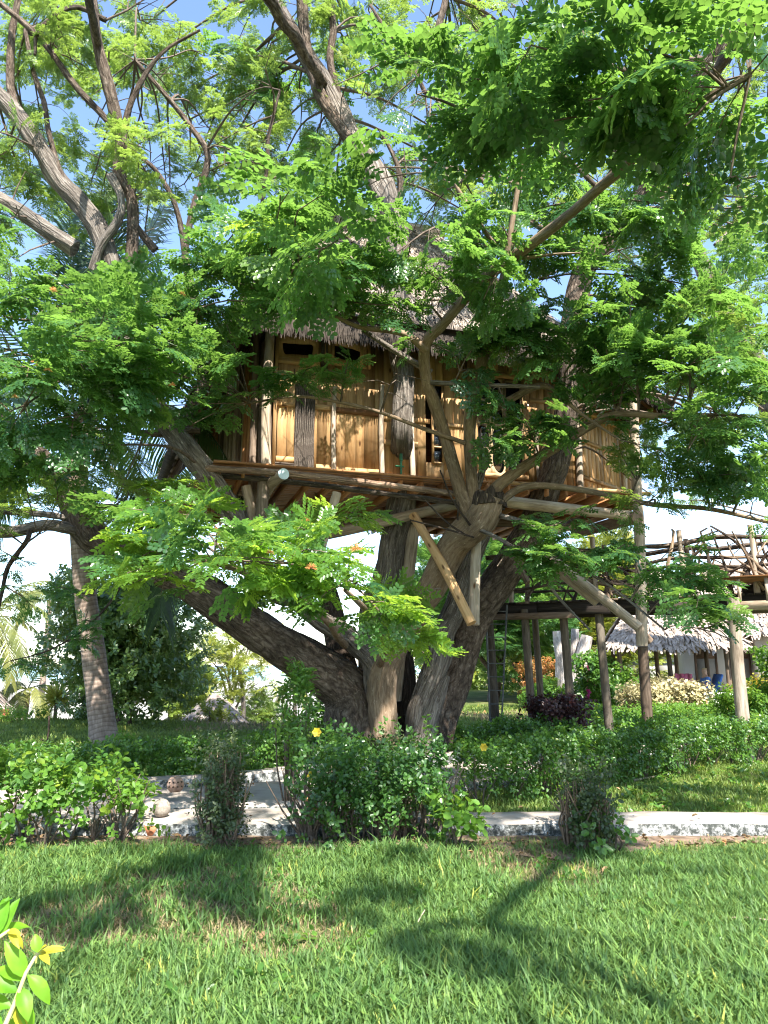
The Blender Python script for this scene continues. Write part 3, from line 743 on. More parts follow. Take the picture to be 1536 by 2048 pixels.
# --- shoots in front of the house
sh = lambda sp, mat=BARK_SHOOT: T.limb(sp, 'shoot', mat, rough=.03, ridge=.02)
sh([(945, 1060, 11.45, 30), (916, 970, 11.2, 26), (888, 865, 10.9, 25), (852, 755, 10.4, 23), (851, 692, 10.1, 24), (890, 640, 9.8, 20), (948, 575, 9.4, 23), (1012, 522, 8.9, 21), (1150, 420, 7.8, 21), (1290, 290, 6.5, 20), (1400, 205, 5.7, 17), (1500, 150, 5.2, 12)])
sh([(852, 700, 10.1, 18), (805, 668, 9.9, 13), (720, 655, 9.6, 10), (660, 632, 9.3, 8), (555, 622, 8.9, 6)])
sh([(862, 745, 10.4, 14), (790, 702, 10.2, 12), (725, 660, 9.9, 9)], BARK_PALE)
sh([(948, 1010, 11.3, 26), (944, 900, 11, 24), (945, 830, 10.8, 24), (960, 745, 10.5, 22), (984, 650, 10.2, 21), (1008, 560, 10, 18), (1030, 430, 9.8, 14), (1046, 310, 9.7, 12)])
sh([(958, 838, 10.8, 16), (1020, 802, 10.6, 14), (1090, 772, 10.4, 13), (1160, 825, 10.2, 7), (1240, 880, 10, 4)])
sh([(862, 765, 10.4, 10), (960, 770, 10.2, 9), (1080, 774, 10.1, 8)], BARK_PALE)
sh([(975, 995, 11.3, 26), (1010, 960, 11.1, 23), (1080, 912, 10.8, 21), (1130, 880, 10.6, 20), (1190, 846, 10.3, 17), (1235, 828, 10.1, 14), (1330, 832, 9.8, 11), (1430, 830, 9.5, 8)])
sh([(965, 1060, 11.3, 18), (995, 1010, 11.2, 16), (1045, 975, 11.1, 14), (1110, 972, 11, 12), (1210, 988, 10.8, 11), (1310, 1010, 10.5, 10), (1420, 1018, 10.2, 9), (1560, 1050, 9.9, 7)])
sh([(952, 980, 11.25, 16), (966, 930, 11.2, 14), (955, 880, 11, 12)], BARK_PALE)
sh([(1012, 522, 8.9, 11), (960, 450, 8.7, 9), (912, 372, 8.6, 7)])
sh([(1012, 522, 8.9, 12), (1028, 430, 8.7, 10), (1048, 300, 8.5, 9)])
sh([(1012, 522, 8.9, 9), (1100, 510, 8.6, 6), (1160, 506, 8.4, 4)])
sh([(984, 650, 10.2, 12), (960, 610, 10.1, 9), (930, 575, 10, 7)])
sh([(1010, 700, 10.3, 12), (1050, 620, 10.2, 11), (1075, 560, 10.2, 8)])
sh([(930, 886, 10.9, 9), (850, 858, 10.7, 8), (760, 826, 10.5, 7), (680, 806, 10.3, 6), (590, 792, 10.1, 6), (500, 806, 9.9, 4)])
sh([(990, 1030, 11.3, 12), (1030, 1035, 11, 11), (1080, 1062, 10.8, 9), (1130, 1110, 10.5, 6), (1230, 1180, 10, 5), (1330, 1260, 9.6, 4)], BARK_PALE)
sh([(960, 1060, 11.2, 9), (1000, 1080, 11, 8), (1060, 1120, 10.8, 7), (1120, 1200, 10.6, 6), (1180, 1260, 10.5, 4)], BARK_PALE)
for a in ([(940, 1050, 11.2, 5), (905, 1000, 11, 4), (880, 940, 10.9, 3)], [(930, 1070, 11.2, 5), (890, 1040, 11, 4), (850, 1000, 10.9, 3)], [(915, 1040, 11.3, 4), (918, 960, 11.1, 4), (890, 900, 11, 2)], [(948, 1075, 11.1, 4), (900, 1060, 11, 4), (820, 1040, 10.8, 3)]):
    sh(a, BARK_DARK)
# --- limbs of the upper left
up = lambda sp, mat=BARK: T.limb(sp, 'limb', mat)
up([(248, 690, 10.5, 40), (256, 590, 10.4, 32), (266, 480, 10.3, 30), (262, 400, 10.2, 28), (240, 345, 10.1, 30), (243, 285, 10, 28), (222, 200, 9.8, 30), (196, 90, 9.6, 30), (178, -30, 9.5, 28)])
up([(185, 540, 10.2, 24), (205, 490, 10.1, 22), (235, 440, 10, 22), (244, 395, 9.95, 20), (222, 352, 10, 26)], BARK_PALE)
up([(150, 498, 10, 44), (90, 455, 9.9, 42), (20, 410, 9.8, 38), (-60, 370, 9.7, 34)], BARK_PALE)
up([(240, 275, 10, 20), (212, 235, 9.9, 18), (150, 170, 9.8, 17), (100, 100, 9.7, 16), (60, 55, 9.6, 15), (-20, -10, 9.5, 14)])
up([(128, 368, 10.05, 16), (112, 320, 10.05, 15), (100, 260, 10, 14), (70, 150, 10, 12), (50, 60, 10, 10)])
up([(36, 232, 9.9, 24), (22, 185, 9.9, 21), (20, 150, 9.9, 20), (24, 70, 9.8, 18), (40, -20, 9.7, 16)])
up([(310, 500, 10.4, 22), (275, 455, 10.3, 18), (262, 430, 10.3, 16)])
up([(400, 640, 10.9, 24), (372, 520, 11.05, 21), (388, 415, 11, 18), (412, 340, 10.9, 17), (414, 300, 10.8, 16), (380, 250, 10.7, 14), (340, 200, 10.6, 13), (270, 120, 10.4, 10)])
up([(372, 520, 11.05, 18), (360, 440, 10.9, 14), (345, 395, 10.8, 12), (310, 340, 10.7, 11), (262, 300, 10.6, 10)])
up([(248, 330, 10.2, 18), (252, 240, 10.1, 16), (285, 160, 10, 13), (330, 100, 9.9, 9), (400, 60, 9.8, 6)])
up([(560, 520, 11.6, 14), (525, 420, 11.6, 11), (535, 330, 11.5, 9), (545, 230, 11.4, 8), (560, 180, 11.3, 6)])
up([(212, 40, 9.6, 15), (150, 15, 9.5, 13), (80, 60, 9.4, 11), (70, 110, 9.4, 7)])
# --- limbs off the middle trunk and over the top
up([(690, 240, 12, 22), (660, 120, 11.9, 20), (665, 60, 11.8, 18), (660, -30, 11.7, 16)])
up([(745, 340, 12, 30), (640, 190, 11.8, 30), (612, 60, 11.6, 28), (600, -30, 11.5, 26)])
up([(775, 430, 12, 24), (800, 390, 11.9, 20), (795, 330, 11.8, 12), (760, 260, 11.7, 8)])
up([(850, 185, 10.5, 12), (820, 120, 10.4, 11), (770, 60, 10.3, 9), (740, 10, 10.3, 7)])
up([(870, 80, 11, 20), (885, 20, 11, 18), (900, -40, 11, 16)])
up([(1185, 520, 12.2, 24), (1120, 480, 11.8, 18), (1040, 430, 11.5, 14), (940, 330, 11.2, 10), (870, 190, 11, 8)])
up([(1400, 120, 11.3, 22), (1300, 150, 10.8, 15), (1180, 110, 10.4, 11), (1060, 40, 10.2, 8)])
# left lower horizontals
up([(190, 1072, 11.5, 32), (110, 1050, 11.2, 32), (20, 1062, 11, 30), (-60, 1058, 10.9, 26)], BARK_PALE)
up([(165, 1040, 11.4, 18), (80, 1030, 11.2, 17), (-40, 1020, 11.1, 14)], BARK_PALE)
up([(310, 995, 11.8, 13), (262, 975, 11.6, 15), (225, 945, 11.5, 16), (190, 895, 11.4, 16), (165, 850, 11.3, 14)], BARK_PALE)
up([(330, 1080, 11.7, 26), (305, 1045, 11.6, 22), (250, 1015, 11.5, 18), (170, 1012, 11.3, 12)], BARK_DARK)
up([(400, 860, 11, 20), (300, 870, 10.9, 16), (220, 850, 10.8, 12)], BARK)
up([(60, 1062, 11, 14), (55, 1085, 10.9, 13), (20, 1130, 10.8, 12), (5, 1170, 10.7, 11), (-8, 1240, 10.6, 8)], BARK_DARK)
up([(30, 1120, 10.8, 8), (50, 1090, 10.8, 6), (75, 1070, 10.8, 5)], BARK_DARK)
up([(252, 1150, 11.7, 7), (225, 1200, 11.5, 6), (165, 1262, 11.2, 5), (92, 1302, 11, 4), (20, 1322, 10.8, 2.5)], BARK_DARK)
up([(180, 1120, 11.3, 13), (186, 1160, 11.3, 11), (184, 1190, 11.3, 6)], BARK_DARK)
up([(470, 1215, 12.2, 40), (500, 1198, 12.1, 36), (512, 1190, 12.1, 30)], BARK)
up([(540, 1195, 12, 26), (575, 1200, 11.8, 30), (588, 1182, 11.6, 26)], BARK)

C = T.clump
# --- left mass in front of the left limbs
for (px, py, Y, rx, ry, rd, n) in [(60, 640, 8.2, 120, 60, .9, 9), (160, 600, 8.6, 120, 60, .9, 9), (230, 690, 8.0, 120, 60, .9, 11), (110, 730, 7.8, 120, 60, .9, 10), (310, 650, 8.8, 110, 60, .9, 10), (330, 740, 8.4, 110, 55, .8, 10), (50, 810, 8.2, 90, 60, .9, 8), (150, 830, 8.4, 100, 50, .8, 7), (280, 790, 8.6, 90, 40, .7, 6), (30, 900, 8.6, 70, 50, .8, 5), (90, 570, 9.4, 110, 40, .9, 5), (410, 700, 9.4, 70, 40, .7, 6), (440, 770, 9.4, 70, 35, .6, 5), (420, 830, 9.6, 60, 25, .5, 3), (390, 610, 9.6, 110, 60, .8, 9), (450, 640, 9.8, 60, 35, .5, 4), (200, 890, 9, 60, 40, .6, 3), (110, 960, 9.2, 60, 40, .6, 2), (60, 500, 9.6, 60, 30, .6, 2), (20, 700, 8.4, 60, 80, .8, 6), (250, 620, 9.2, 90, 40, .8, 5)]:
    C(px, py, Y, rx, ry, rd, n, size=.92)
# --- dark hanging twigs low on the left
for (px, py, Y, rx, ry, rd, n) in [(50, 1330, 10.9, 50, 14, .3, 4), (120, 1280, 11.1, 45, 16, .3, 4), (170, 1240, 11.2, 40, 18, .3, 3), (40, 1190, 10.8, 50, 22, .3, 4), (110, 1180, 11, 50, 20, .3, 4), (20, 1110, 10.8, 40, 22, .3, 3)]:
    C(px, py, Y, rx, ry, rd, n, size=.5)
# --- leaves over the roof
for (px, py, Y, rx, ry, rd, n) in [(480, 560, 9.6, 110, 55, .8, 9), (600, 545, 9.6, 110, 45, .8, 9), (700, 530, 9.6, 100, 45, .8, 9), (820, 530, 9.6, 100, 45, .8, 9), (560, 480, 8.4, 100, 55, .8, 9), (670, 470, 8.2, 90, 50, .8, 9), (760, 570, 9.4, 90, 30, .8, 5), (880, 600, 9.4, 80, 30, .7, 4), (900, 500, 9, 90, 60, .8, 8), (1000, 480, 9.2, 90, 60, .8, 7), (450, 490, 10, 80, 45, .8, 5), (540, 420, 10.4, 80, 40, .8, 5), (410, 550, 9.4, 90, 40, .8, 6), (640, 585, 9.2, 120, 22, .6, 5), (1080, 540, 9.4, 90, 50, .8, 6), (860, 420, 9.4, 90, 60, .9, 8), (950, 400, 9.2, 90, 60, .9, 8)]:
    C(px, py, Y, rx, ry, rd, n)
for (px, py, Y, rx, ry, rd, n) in [(700, 560, 8.7, 70, 30, .5, 6), (800, 500, 8.6, 70, 40, .5, 7), (880, 560, 8.6, 60, 34, .5, 7), (930, 500, 8.6, 60, 40, .5, 7), (850, 610, 8.9, 50, 20, .4, 4), (980, 570, 8.7, 60, 30, .5, 6), (620, 600, 8.6, 60, 18, .4, 4), (760, 610, 8.8, 50, 16, .4, 3)]:
    C(px, py, Y, rx, ry, rd, n, size=.85)
# --- thin leafy band crossing the front wall
for (px, py, Y, rx, ry, rd, n) in [(590, 755, 9.6, 70, 22, .4, 5), (690, 750, 9.8, 80, 24, .4, 6), (780, 770, 10, 70, 26, .4, 5), (870, 690, 10, 60, 30, .4, 5), (930, 720, 10.1, 60, 30, .4, 4)]:
    C(px, py, Y, rx, ry, rd, n, size=.7, per=4)
# --- right of the house
for (px, py, Y, rx, ry, rd, n) in [(1000, 700, 10.2, 70, 40, .5, 6), (1090, 690, 10.2, 80, 45, .5, 8), (1040, 640, 10, 80, 40, .5, 7), (1170, 690, 10, 80, 50, .6, 8), (1150, 620, 10.2, 90, 50, .7, 8), (1260, 620, 9.8, 90, 55, .8, 9), (1280, 700, 9.6, 100, 55, .8, 10), (1220, 740, 9.8, 90, 40, .6, 8), (1350, 660, 9.4, 100, 60, .9, 10), (1380, 760, 9.2, 100, 60, .9, 10), (1460, 700, 9, 90, 70, .9, 9), (1330, 560, 10, 100, 60, .9, 9), (1440, 560, 9.8, 100, 60, .9, 9), (1500, 620, 9.4, 70, 60, .9, 7), (1470, 830, 9.2, 80, 60, .9, 9), (1400, 860, 9.4, 80, 50, .8, 8), (1500, 930, 9.2, 70, 60, .8, 7), (1400, 950, 9.6, 60, 50, .7, 5), (1320, 900, 9.8, 50, 40, .6, 3), (1240, 540, 10.4, 80, 50, .8, 6), (1060, 860, 10.3, 70, 35, .35, 8), (1175, 845, 10.3, 60, 22, .3, 4), (1005, 795, 10.1, 40, 26, .3, 4), (1190, 780, 10.1, 60, 24, .3, 4), (1240, 500, 10.6, 80, 60, .8, 6), (1500, 1030, 9.8, 50, 30, .6, 3)]:
    C(px, py, Y, rx, ry, rd, n, size=.9)
# --- low right: dark sprays hanging across the walkway
for (px, py, Y, rx, ry, rd, n) in [(1010, 1110, 10.6, 70, 35, .4, 4), (1120, 1110, 10.3, 90, 40, .5, 8), (1215, 1110, 10.0, 80, 28, .5, 7), (1320, 1120, 9.8, 70, 30, .6, 5), (1350, 1165, 9.4, 60, 28, .6, 4), (1390, 1205, 9.0, 75, 36, .6, 6), (1430, 1265, 8.6, 65, 32, .5, 5), (1110, 1050, 10.6, 60, 35, .4, 4), (1130, 1075, 10.4, 60, 20, .4, 2)]:
    C(px, py, Y, rx, ry, rd, n, size=.85)
# --- over the middle trunk and upper right interior
for (px, py, Y, rx, ry, rd, n) in [(850, 320, 9.6, 80, 50, .9, 7), (920, 300, 9.2, 110, 60, .9, 10), (1040, 330, 9, 110, 70, .9, 11), (1150, 330, 9, 110, 70, .9, 10), (1260, 400, 9.4, 100, 60, .9, 9), (1120, 440, 9.6, 100, 50, .9, 8), (1340, 440, 9.6, 90, 50, .9, 6), (570, 190, 12.8, 90, 40, .9, 7), (520, 130, 12.8, 70, 40, .9, 4), (690, 130, 12.9, 80, 40, .9, 4), (850, 120, 10.4, 100, 60, .9, 8), (960, 60, 10.4, 120, 60, .9, 9), (790, 190, 10.6, 70, 40, .9, 5), (640, 330, 12.6, 50, 30, .7, 2), (860, 230, 10, 90, 60, .9, 8)]:
    C(px, py, Y, rx, ry, rd, n)
T.finish(SPRAY, n_parts=170, cull=.97)

# --- the near, sunlit sprays reaching towards the camera (sunlight put into a lighter leaf colour)
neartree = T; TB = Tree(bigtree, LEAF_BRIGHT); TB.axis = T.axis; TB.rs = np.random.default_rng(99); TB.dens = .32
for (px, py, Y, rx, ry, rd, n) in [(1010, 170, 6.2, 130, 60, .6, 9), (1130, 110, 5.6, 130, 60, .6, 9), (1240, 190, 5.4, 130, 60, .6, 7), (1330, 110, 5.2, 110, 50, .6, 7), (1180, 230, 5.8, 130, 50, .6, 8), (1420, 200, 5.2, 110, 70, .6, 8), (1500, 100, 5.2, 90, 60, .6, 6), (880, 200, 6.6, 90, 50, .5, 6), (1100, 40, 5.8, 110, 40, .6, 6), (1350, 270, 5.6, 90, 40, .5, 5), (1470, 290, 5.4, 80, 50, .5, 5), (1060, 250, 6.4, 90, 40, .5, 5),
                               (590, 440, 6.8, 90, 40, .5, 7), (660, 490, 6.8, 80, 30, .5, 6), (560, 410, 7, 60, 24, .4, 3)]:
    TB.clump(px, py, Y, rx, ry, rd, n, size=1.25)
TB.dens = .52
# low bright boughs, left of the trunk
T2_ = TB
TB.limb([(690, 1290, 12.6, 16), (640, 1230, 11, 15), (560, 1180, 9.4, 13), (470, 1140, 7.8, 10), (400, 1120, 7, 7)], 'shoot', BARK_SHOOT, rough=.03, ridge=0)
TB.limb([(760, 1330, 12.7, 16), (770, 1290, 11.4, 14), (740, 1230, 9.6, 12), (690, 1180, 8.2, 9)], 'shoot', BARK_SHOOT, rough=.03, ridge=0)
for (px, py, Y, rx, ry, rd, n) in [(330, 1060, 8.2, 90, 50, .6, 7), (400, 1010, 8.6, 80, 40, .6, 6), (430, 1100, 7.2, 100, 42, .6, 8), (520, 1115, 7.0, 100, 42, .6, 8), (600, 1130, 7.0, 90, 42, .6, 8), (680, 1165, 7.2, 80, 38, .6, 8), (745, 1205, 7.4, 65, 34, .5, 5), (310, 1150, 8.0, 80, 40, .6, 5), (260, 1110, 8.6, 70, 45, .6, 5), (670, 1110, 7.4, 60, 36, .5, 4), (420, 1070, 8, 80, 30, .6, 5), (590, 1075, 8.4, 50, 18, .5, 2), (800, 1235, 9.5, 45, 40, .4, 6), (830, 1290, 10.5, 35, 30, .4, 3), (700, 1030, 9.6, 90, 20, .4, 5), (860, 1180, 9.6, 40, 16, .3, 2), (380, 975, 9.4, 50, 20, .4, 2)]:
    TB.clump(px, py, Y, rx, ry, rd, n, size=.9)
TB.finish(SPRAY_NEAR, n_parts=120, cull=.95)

# --- upper crown: smaller, paler leaves seen against the sky
TF = Tree(bigtree, LEAF_FAR); TF.dens = .85; TF.lit = T.lit; TF.axis = T.axis; TF.rs = np.random.default_rng(199)
for (px, py, Y, rx, ry, rd, n) in [(60, 60, 11, 120, 70, 1.2, 8), (150, 130, 11, 110, 60, 1.2, 7), (280, 40, 11.5, 120, 50, 1.2, 8), (380, 100, 11.5, 90, 60, 1.2, 6), (330, 170, 12, 90, 50, 1.2, 6), (60, 270, 11.5, 90, 70, 1.2, 6), (300, 290, 12.5, 80, 50, 1.2, 5), (480, 220, 13, 80, 50, 1.2, 5), (520, 290, 13, 80, 40, 1.2, 6), (420, 230, 12.5, 60, 40, 1, 3), (340, 350, 12.5, 60, 40, 1, 4), (500, 30, 12.5, 70, 40, 1, 3), (560, 330, 13, 60, 30, 1, 4), (40, 350, 11.5, 80, 50, 1, 5), (130, 30, 12, 90, 50, 1, 5), (700, 90, 13, 80, 50, 1, 4), (780, 40, 13, 100, 50, 1.2, 6), (930, 130, 13, 100, 70, 1.2, 6), (1060, 120, 13, 100, 70, 1.2, 5), (470, 150, 13, 50, 40, 1, 2), (200, 230, 12, 60, 50, 1, 3), (20, 170, 11.5, 60, 60, 1, 4), (640, 260, 13.5, 40, 30, .8, 2), (1240, 60, 13, 100, 60, 1.2, 5), (1400, 380, 14, 80, 50, 1, 4), (1500, 430, 14, 60, 60, 1, 4)]:
    TF.clump(px, py, Y, rx, ry, rd, n, size=.72, per=5)
fr = np.random.default_rng(71)
for k in range(205):
    if k < 160: px, py = fr.uniform(-20, 1560), fr.uniform(-20, 470)
    elif k < 190: px, py = fr.uniform(1270, 1560), fr.uniform(300, 1010)
    else: px, py = fr.uniform(-20, 330), fr.uniform(900, 1040)
    if 400 < px < 720 and 40 < py < 330 and fr.uniform() < .5: continue
    TF.clump(px, py, fr.uniform(9.5, 14.5), fr.uniform(50, 100), fr.uniform(25, 50), .8, 5, size=fr.uniform(.55, .75), per=4)
TF.finish(SPRAY_FAR, cull=.97)

# --- the part of the crown that passes unseen over the lawn on long limbs, its gaps shaped for sun patches
TO = Tree(bigtree, LEAF); _g = np.random.default_rng(55); DAP = [(np.array([x_ * y_, y_, 0]), r_) for x_, y_, r_ in zip(_g.uniform(-.5, .55, 46), _g.uniform(3.6, 7.4, 46), _g.uniform(.12, .34, 46))]
TO.lit = DAP + [(P(40, 1950, 1.46), .5), (P(1200, 150, 5.6), 1.7), (P(610, 450, 6.8), .8), (P(560, 1130, 7.2), 1.3), (P(130, 1590, 6.9), .8), (P(200, 680, 8.2), 1.2), (P(1350, 680, 9.4), .9), (G(1350, 1850), .8), (G(560, 1790), .35), (G(250, 1740), .4), (G(900, 2010), .5), (G(1480, 1720), .4), (P(700, 1130, 13), .5), (P(1330, 1500, 11), .8)]; TO.rs = np.random.default_rng(299)
A1 = P(650, 170, 12); A2 = P(1370, 220, 11.6); A3 = P(196, 90, 9.6)
TO.limb([(*A1, .10), (-1.4, 9.8, 11.2, .09), (-2.2, 6.5, 10.6, .08), (-.8, 3, 9.8, .07), (1.2, .6, 9.2, .07), (.8, -2, 8.8, .05)], 'limb', BARK, world=True)
TO.limb([(*A2, .09), (5.4, 8, 10.6, .09), (4.4, 4.6, 9.8, .08), (5.2, 1.5, 9.2, .09), (3.2, -2, 8.6, .06)], 'limb', BARK, world=True)
TO.limb([(*A3, .06), (-3.6, 7, 9.8, .06), (-3.4, 4, 9.2, .06), (-3.2, 0, 8.6, .07)], 'limb', BARK, world=True)
rs = np.random.default_rng(31)
TO.dens = .6
for k in range(52):
    x = rs.uniform(-5.5, 7.5); y = rs.uniform(-6.5, 5.2); z = 7.2 + .28 * max(0, y) + rs.uniform(-.4, 1.4)
    if z < 1.6 + y * 1.12 - .1 and y > 0: continue
    q_ = rs.uniform(.4, .9); TO.clump(x, y, z, q_, .35, q_, 5 + 4 * q_, world=True, per=3)
TO.finish(SPRAY_FAR, cull=.99)

# ================================================================== TREEHOUSE
PINE = mat_wood('pine_board', (.38, .215, .095), (.54, .33, .155), (.64, .42, .22), var=.24)
PINE_RED = mat_wood('red_pine', (.30, .13, .05), (.42, .20, .085), (.52, .28, .13), knots=False)
POLE = mat_wood('weathered_pole', (.20, .155, .115), (.36, .29, .22), (.52, .44, .35), False, .85, 18, 2.2, .3)
POLE_PALE = mat_wood('peeled_pole', (.28, .22, .165), (.41, .335, .26), (.52, .445, .365), True, .8, 18, 2.2, .2)
POLE_DARK = mat_wood('dark_pole', (.09, .062, .045), (.18, .13, .095), (.28, .21, .16), False, .9, 18, 2.2, .3)
STICK = mat_bark('bark_stick', (.035, .028, .024), (.13, .105, .088), (.30, .26, .22), su=30, sv=4)
THATCH = mat_noise('thatch_straw', [(.25, (.11, .088, .07)), (.5, (.29, .24, .195)), (.8, (.50, .43, .37))], 7, .95, bs=.5, bd=.02)
THATCH_OLD_SHADED = mat_noise('old_thatch', [(.3, (.018, .014, .011)), (.7, (.075, .058, .045))], 7, .95, bs=.5, bd=.02)  # weathered straw, with the shade under the eave put into the colour
m, t, b, o = newmat('window_glass'); b.inputs['Base Color'].default_value = (.012, .016, .02, 1); b.inputs['Roughness'].default_value = .03; b.inputs['Specular IOR Level'].default_value = .9
GLASS = m
TWINE = mat_noise('blue_twine', [(.3, (.03, .08, .2)), (.7, (.06, .14, .3))], 30, .8)
PAINT_END = mat_noise('pale_blue_paint', [(.3, (.45, .56, .62)), (.7, (.62, .72, .76))], 12, .7)
GREEN_P = mat_noise('green_plastic', [(.3, (.008, .085, .035)), (.7, (.015, .13, .055))], 8, .4, spec=.5)
CLAY = mat_noise('clay', [(.3, (.22, .13, .09)), (.55, (.36, .24, .18)), (.8, (.46, .34, .27))], 18, .9, bs=.4)

house = thing('treehouse', HP(2.6, 1.8, -CA[2]), 'thatched pine-board treehouse raised on poles in the huge tree', 'treehouse')
def pole(name, parent, pts, r, mat=POLE, sides=11, rough=.05, step=.25, taper=.88, cap=None):
    pts = np.array(pts, float); n = len(pts); k = np.random.default_rng(int(abs(pts.sum() * 997)) % 100000)
    mb = MB().tube(pts, np.linspace(r, r * taper, n), sides, True, rough, int(k.integers(0, 9999)), step)
    return mb.obj(name, mat, parent, None, True)
def board(name, parent, a, b_, w, th, wdir, mat=PINE, jit=.003):
    """plank from a to b_, w wide along wdir, th thick"""
    a = np.array(a, float); b_ = np.array(b_, float); L = b_ - a; wd = np.array(wdir, float); wd /= np.linalg.norm(wd)
    td = np.cross(L, wd); td /= np.linalg.norm(td)
    return MB().box((a + b_) / 2, L / 2, wd * w / 2, td * th / 2, jit).obj(name, mat, parent)
U0 = 0.0; U1 = FA(1150, 880)[0]
ZE = FA(570, 645, -.55)[1]                        # eave height above the floor
ZTOP = ZE + .12
def UZ(px, py): return FA(px, py)
def ucol(px, py=850): return FA(px, py)[0]
# studs behind the boards: the wall itself
fw = MB()
for u in np.linspace(.05, U1 - .05, 8): fw.box(HP(u, .16, ZTOP / 2), DA * .04, VA * .045, ZV * ZTOP / 2, .003)
for z in (.05, ZTOP - .06): fw.box(HP(U1 / 2, .085, z), DA * U1 / 2, VA * .028, ZV * .045, .003)
front = fw.obj('front_wall', PINE_RED, house)
# openings on the wall face in (u,z): door and two irregular upper windows
d0, d1 = ucol(953), ucol(1046); dz0 = UZ(1000, 957)[1]; dz1 = UZ(1000, 752)[1]
zr = UZ(600, 722)[1]                              # top rail under the little windows
rs = np.random.default_rng(5)
u = U0 + .06; i = 0
wcol = (ucol(590), ucol(629))
win_u = [(UZ(554, 700)[0], UZ(638, 700)[0]), (UZ(655, 700)[0], UZ(738, 700)[0])]
slit = (ucol(866), ucol(884)); sz0, sz1 = UZ(875, 926)[1], UZ(875, 770)[1]
while u < U1 - .02:
    w = rs.choice([.12, .14, .16, .19]); w = min(w, U1 - u); c = u + w / 2
    spans = [(0, ZTOP)]
    if d0 - .03 < c < d1 + .03: spans = [(-.02, dz0), (dz1, ZTOP)]
    for a, e in win_u:
        if a < c < e: spans = [(0, zr)]
    if slit[0] - .05 < c < slit[1] + .05: spans = [(0, sz0), (sz1, ZTOP)]
    for z0, z1 in spans:
        if z1 - z0 > .05:
            o = board('plank', front, HP(c + rs.uniform(-.002, .002), .035 + rs.uniform(-.004, .004), z0), HP(c + rs.uniform(-.006, .006), .035 + rs.uniform(-.004, .004), z1), w - .004, .026, DA)
    u += w; i += 1
# boards with an irregular hole
def holed(name, parent, u0, u1, z0, z1, v, th, hole, mat, n=40):
    """rectangular board with a hole; hole(t) gives (u,z) going round"""
    ts = np.linspace(0, 2 * math.pi, n, endpoint=False); cu, cz = (u0 + u1) / 2, (z0 + z1) / 2
    H = np.array([hole(t) for t in ts]); O = []
    for (hu, hz_), t in zip(H, ts):
        dx, dz = hu - cu, hz_ - cz; s = min((u1 - u0) / 2 / max(abs(dx), 1e-6), (z1 - z0) / 2 / max(abs(dz), 1e-6)); O.append((cu + dx * s, cz + dz * s))
    for cx, cy in ((u0, z0), (u0, z1), (u1, z0), (u1, z1)):
        j = int(np.argmin([(a - cx) ** 2 + (b_ - cy) ** 2 for a, b_ in O])); O[j] = (cx, cy)
    O = np.array(O); mb = MB(); V = []; uv = []
    for arr, vv in ((O, v), (H, v), (H, v + th), (O, v + th)):
        for a, b_ in arr: V.append(HP(a, vv, b_)); uv.append((a, b_))
    q = []
    for r_ in range(4):
        for k in range(n): q.append((r_ * n + k, r_ * n + (k + 1) % n, ((r_ + 1) % 4) * n + (k + 1) % n, ((r_ + 1) % 4) * n + k))
    mb.add(V, [f[::-1] for f in q], uv=uv); return mb.obj(name, mat, parent)
for k, (a, e) in enumerate(win_u):
    cu = (a + e) / 2; cz = UZ((596, 697)[k], (697, 707)[k])[1]; wu = (e - a) * .36; wz = .125
    blob = lambda t, cu=cu, cz=cz, wu=wu, wz=wz, k=k: (cu + wu * np.sign(math.cos(t)) * abs(math.cos(t)) ** .55 * (1 + .06 * math.sin(3 * t + k)), cz + wz * np.sign(math.sin(t)) * abs(math.sin(t)) ** .55 * (1 + .26 * math.sin(2 * t + 1 + k * 2)))
    holed('window_board', front, a + .004, e - .004, zr + .004, ZTOP - .005, .022, .026, blob, PINE)
# rails, frame boards, trim
def rail(px0, py0, px1, py1, w=.085, name='rail', mat=PINE, v=.006, parent=None):
    (a, z0), (b_, z1) = UZ(px0, py0), UZ(px1, py1); z = (z0 + z1) / 2
    return board(name, parent or front, HP(a, v, z), HP(b_, v, z + .006), w, .028, ZV, mat)
rail(552, 722, 640, 727, .10); rail(552, 806, 589, 812, .07); rail(630, 812, 664, 818, .09); rail(672, 818, 758, 830, .10, mat=PINE_RED); rail(768, 832, 860, 846, .08); rail(886, 848, 940, 856, .07)
rail(552, 917, 589, 921, .09); rail(632, 934, 664, 937, .10); rail(672, 938, 757, 948, .11); rail(768, 950, 815, 955, .055, mat=PINE_RED); rail(828, 956, 936, 966, .05, mat=PINE_RED)
rail(768, 884, 836, 892, .10, 'rail', PINE, .002)
rail(1060, 800, 1110, 806, .07); rail(1052, 742, 1100, 748, .07)
for px, w in ((549, .055), (645, .05), (664, .05), (722, .05), (738, .04), (941, .08)):
    uu = ucol(px); z0 = -.02 if px in (549, 941) else zr
    board('frame_board', front, HP(uu, -.006, z0), HP(uu, -.006, ZTOP - .01), w, .032, DA)
for px, r, m_, top in ((668, .042, POLE_PALE, 775), (762, .045, POLE_PALE, 772), (822, .048, POLE_PALE, 770), (1070, .035, POLE, 850)):
    uu, zt = UZ(px, top); pole('pole_batten', front, [HP(uu + .01, -.045, -.03), HP(uu - .012, -.048, zt * .5), HP(uu + .01, -.045, zt)], r, m_, 9, .05)
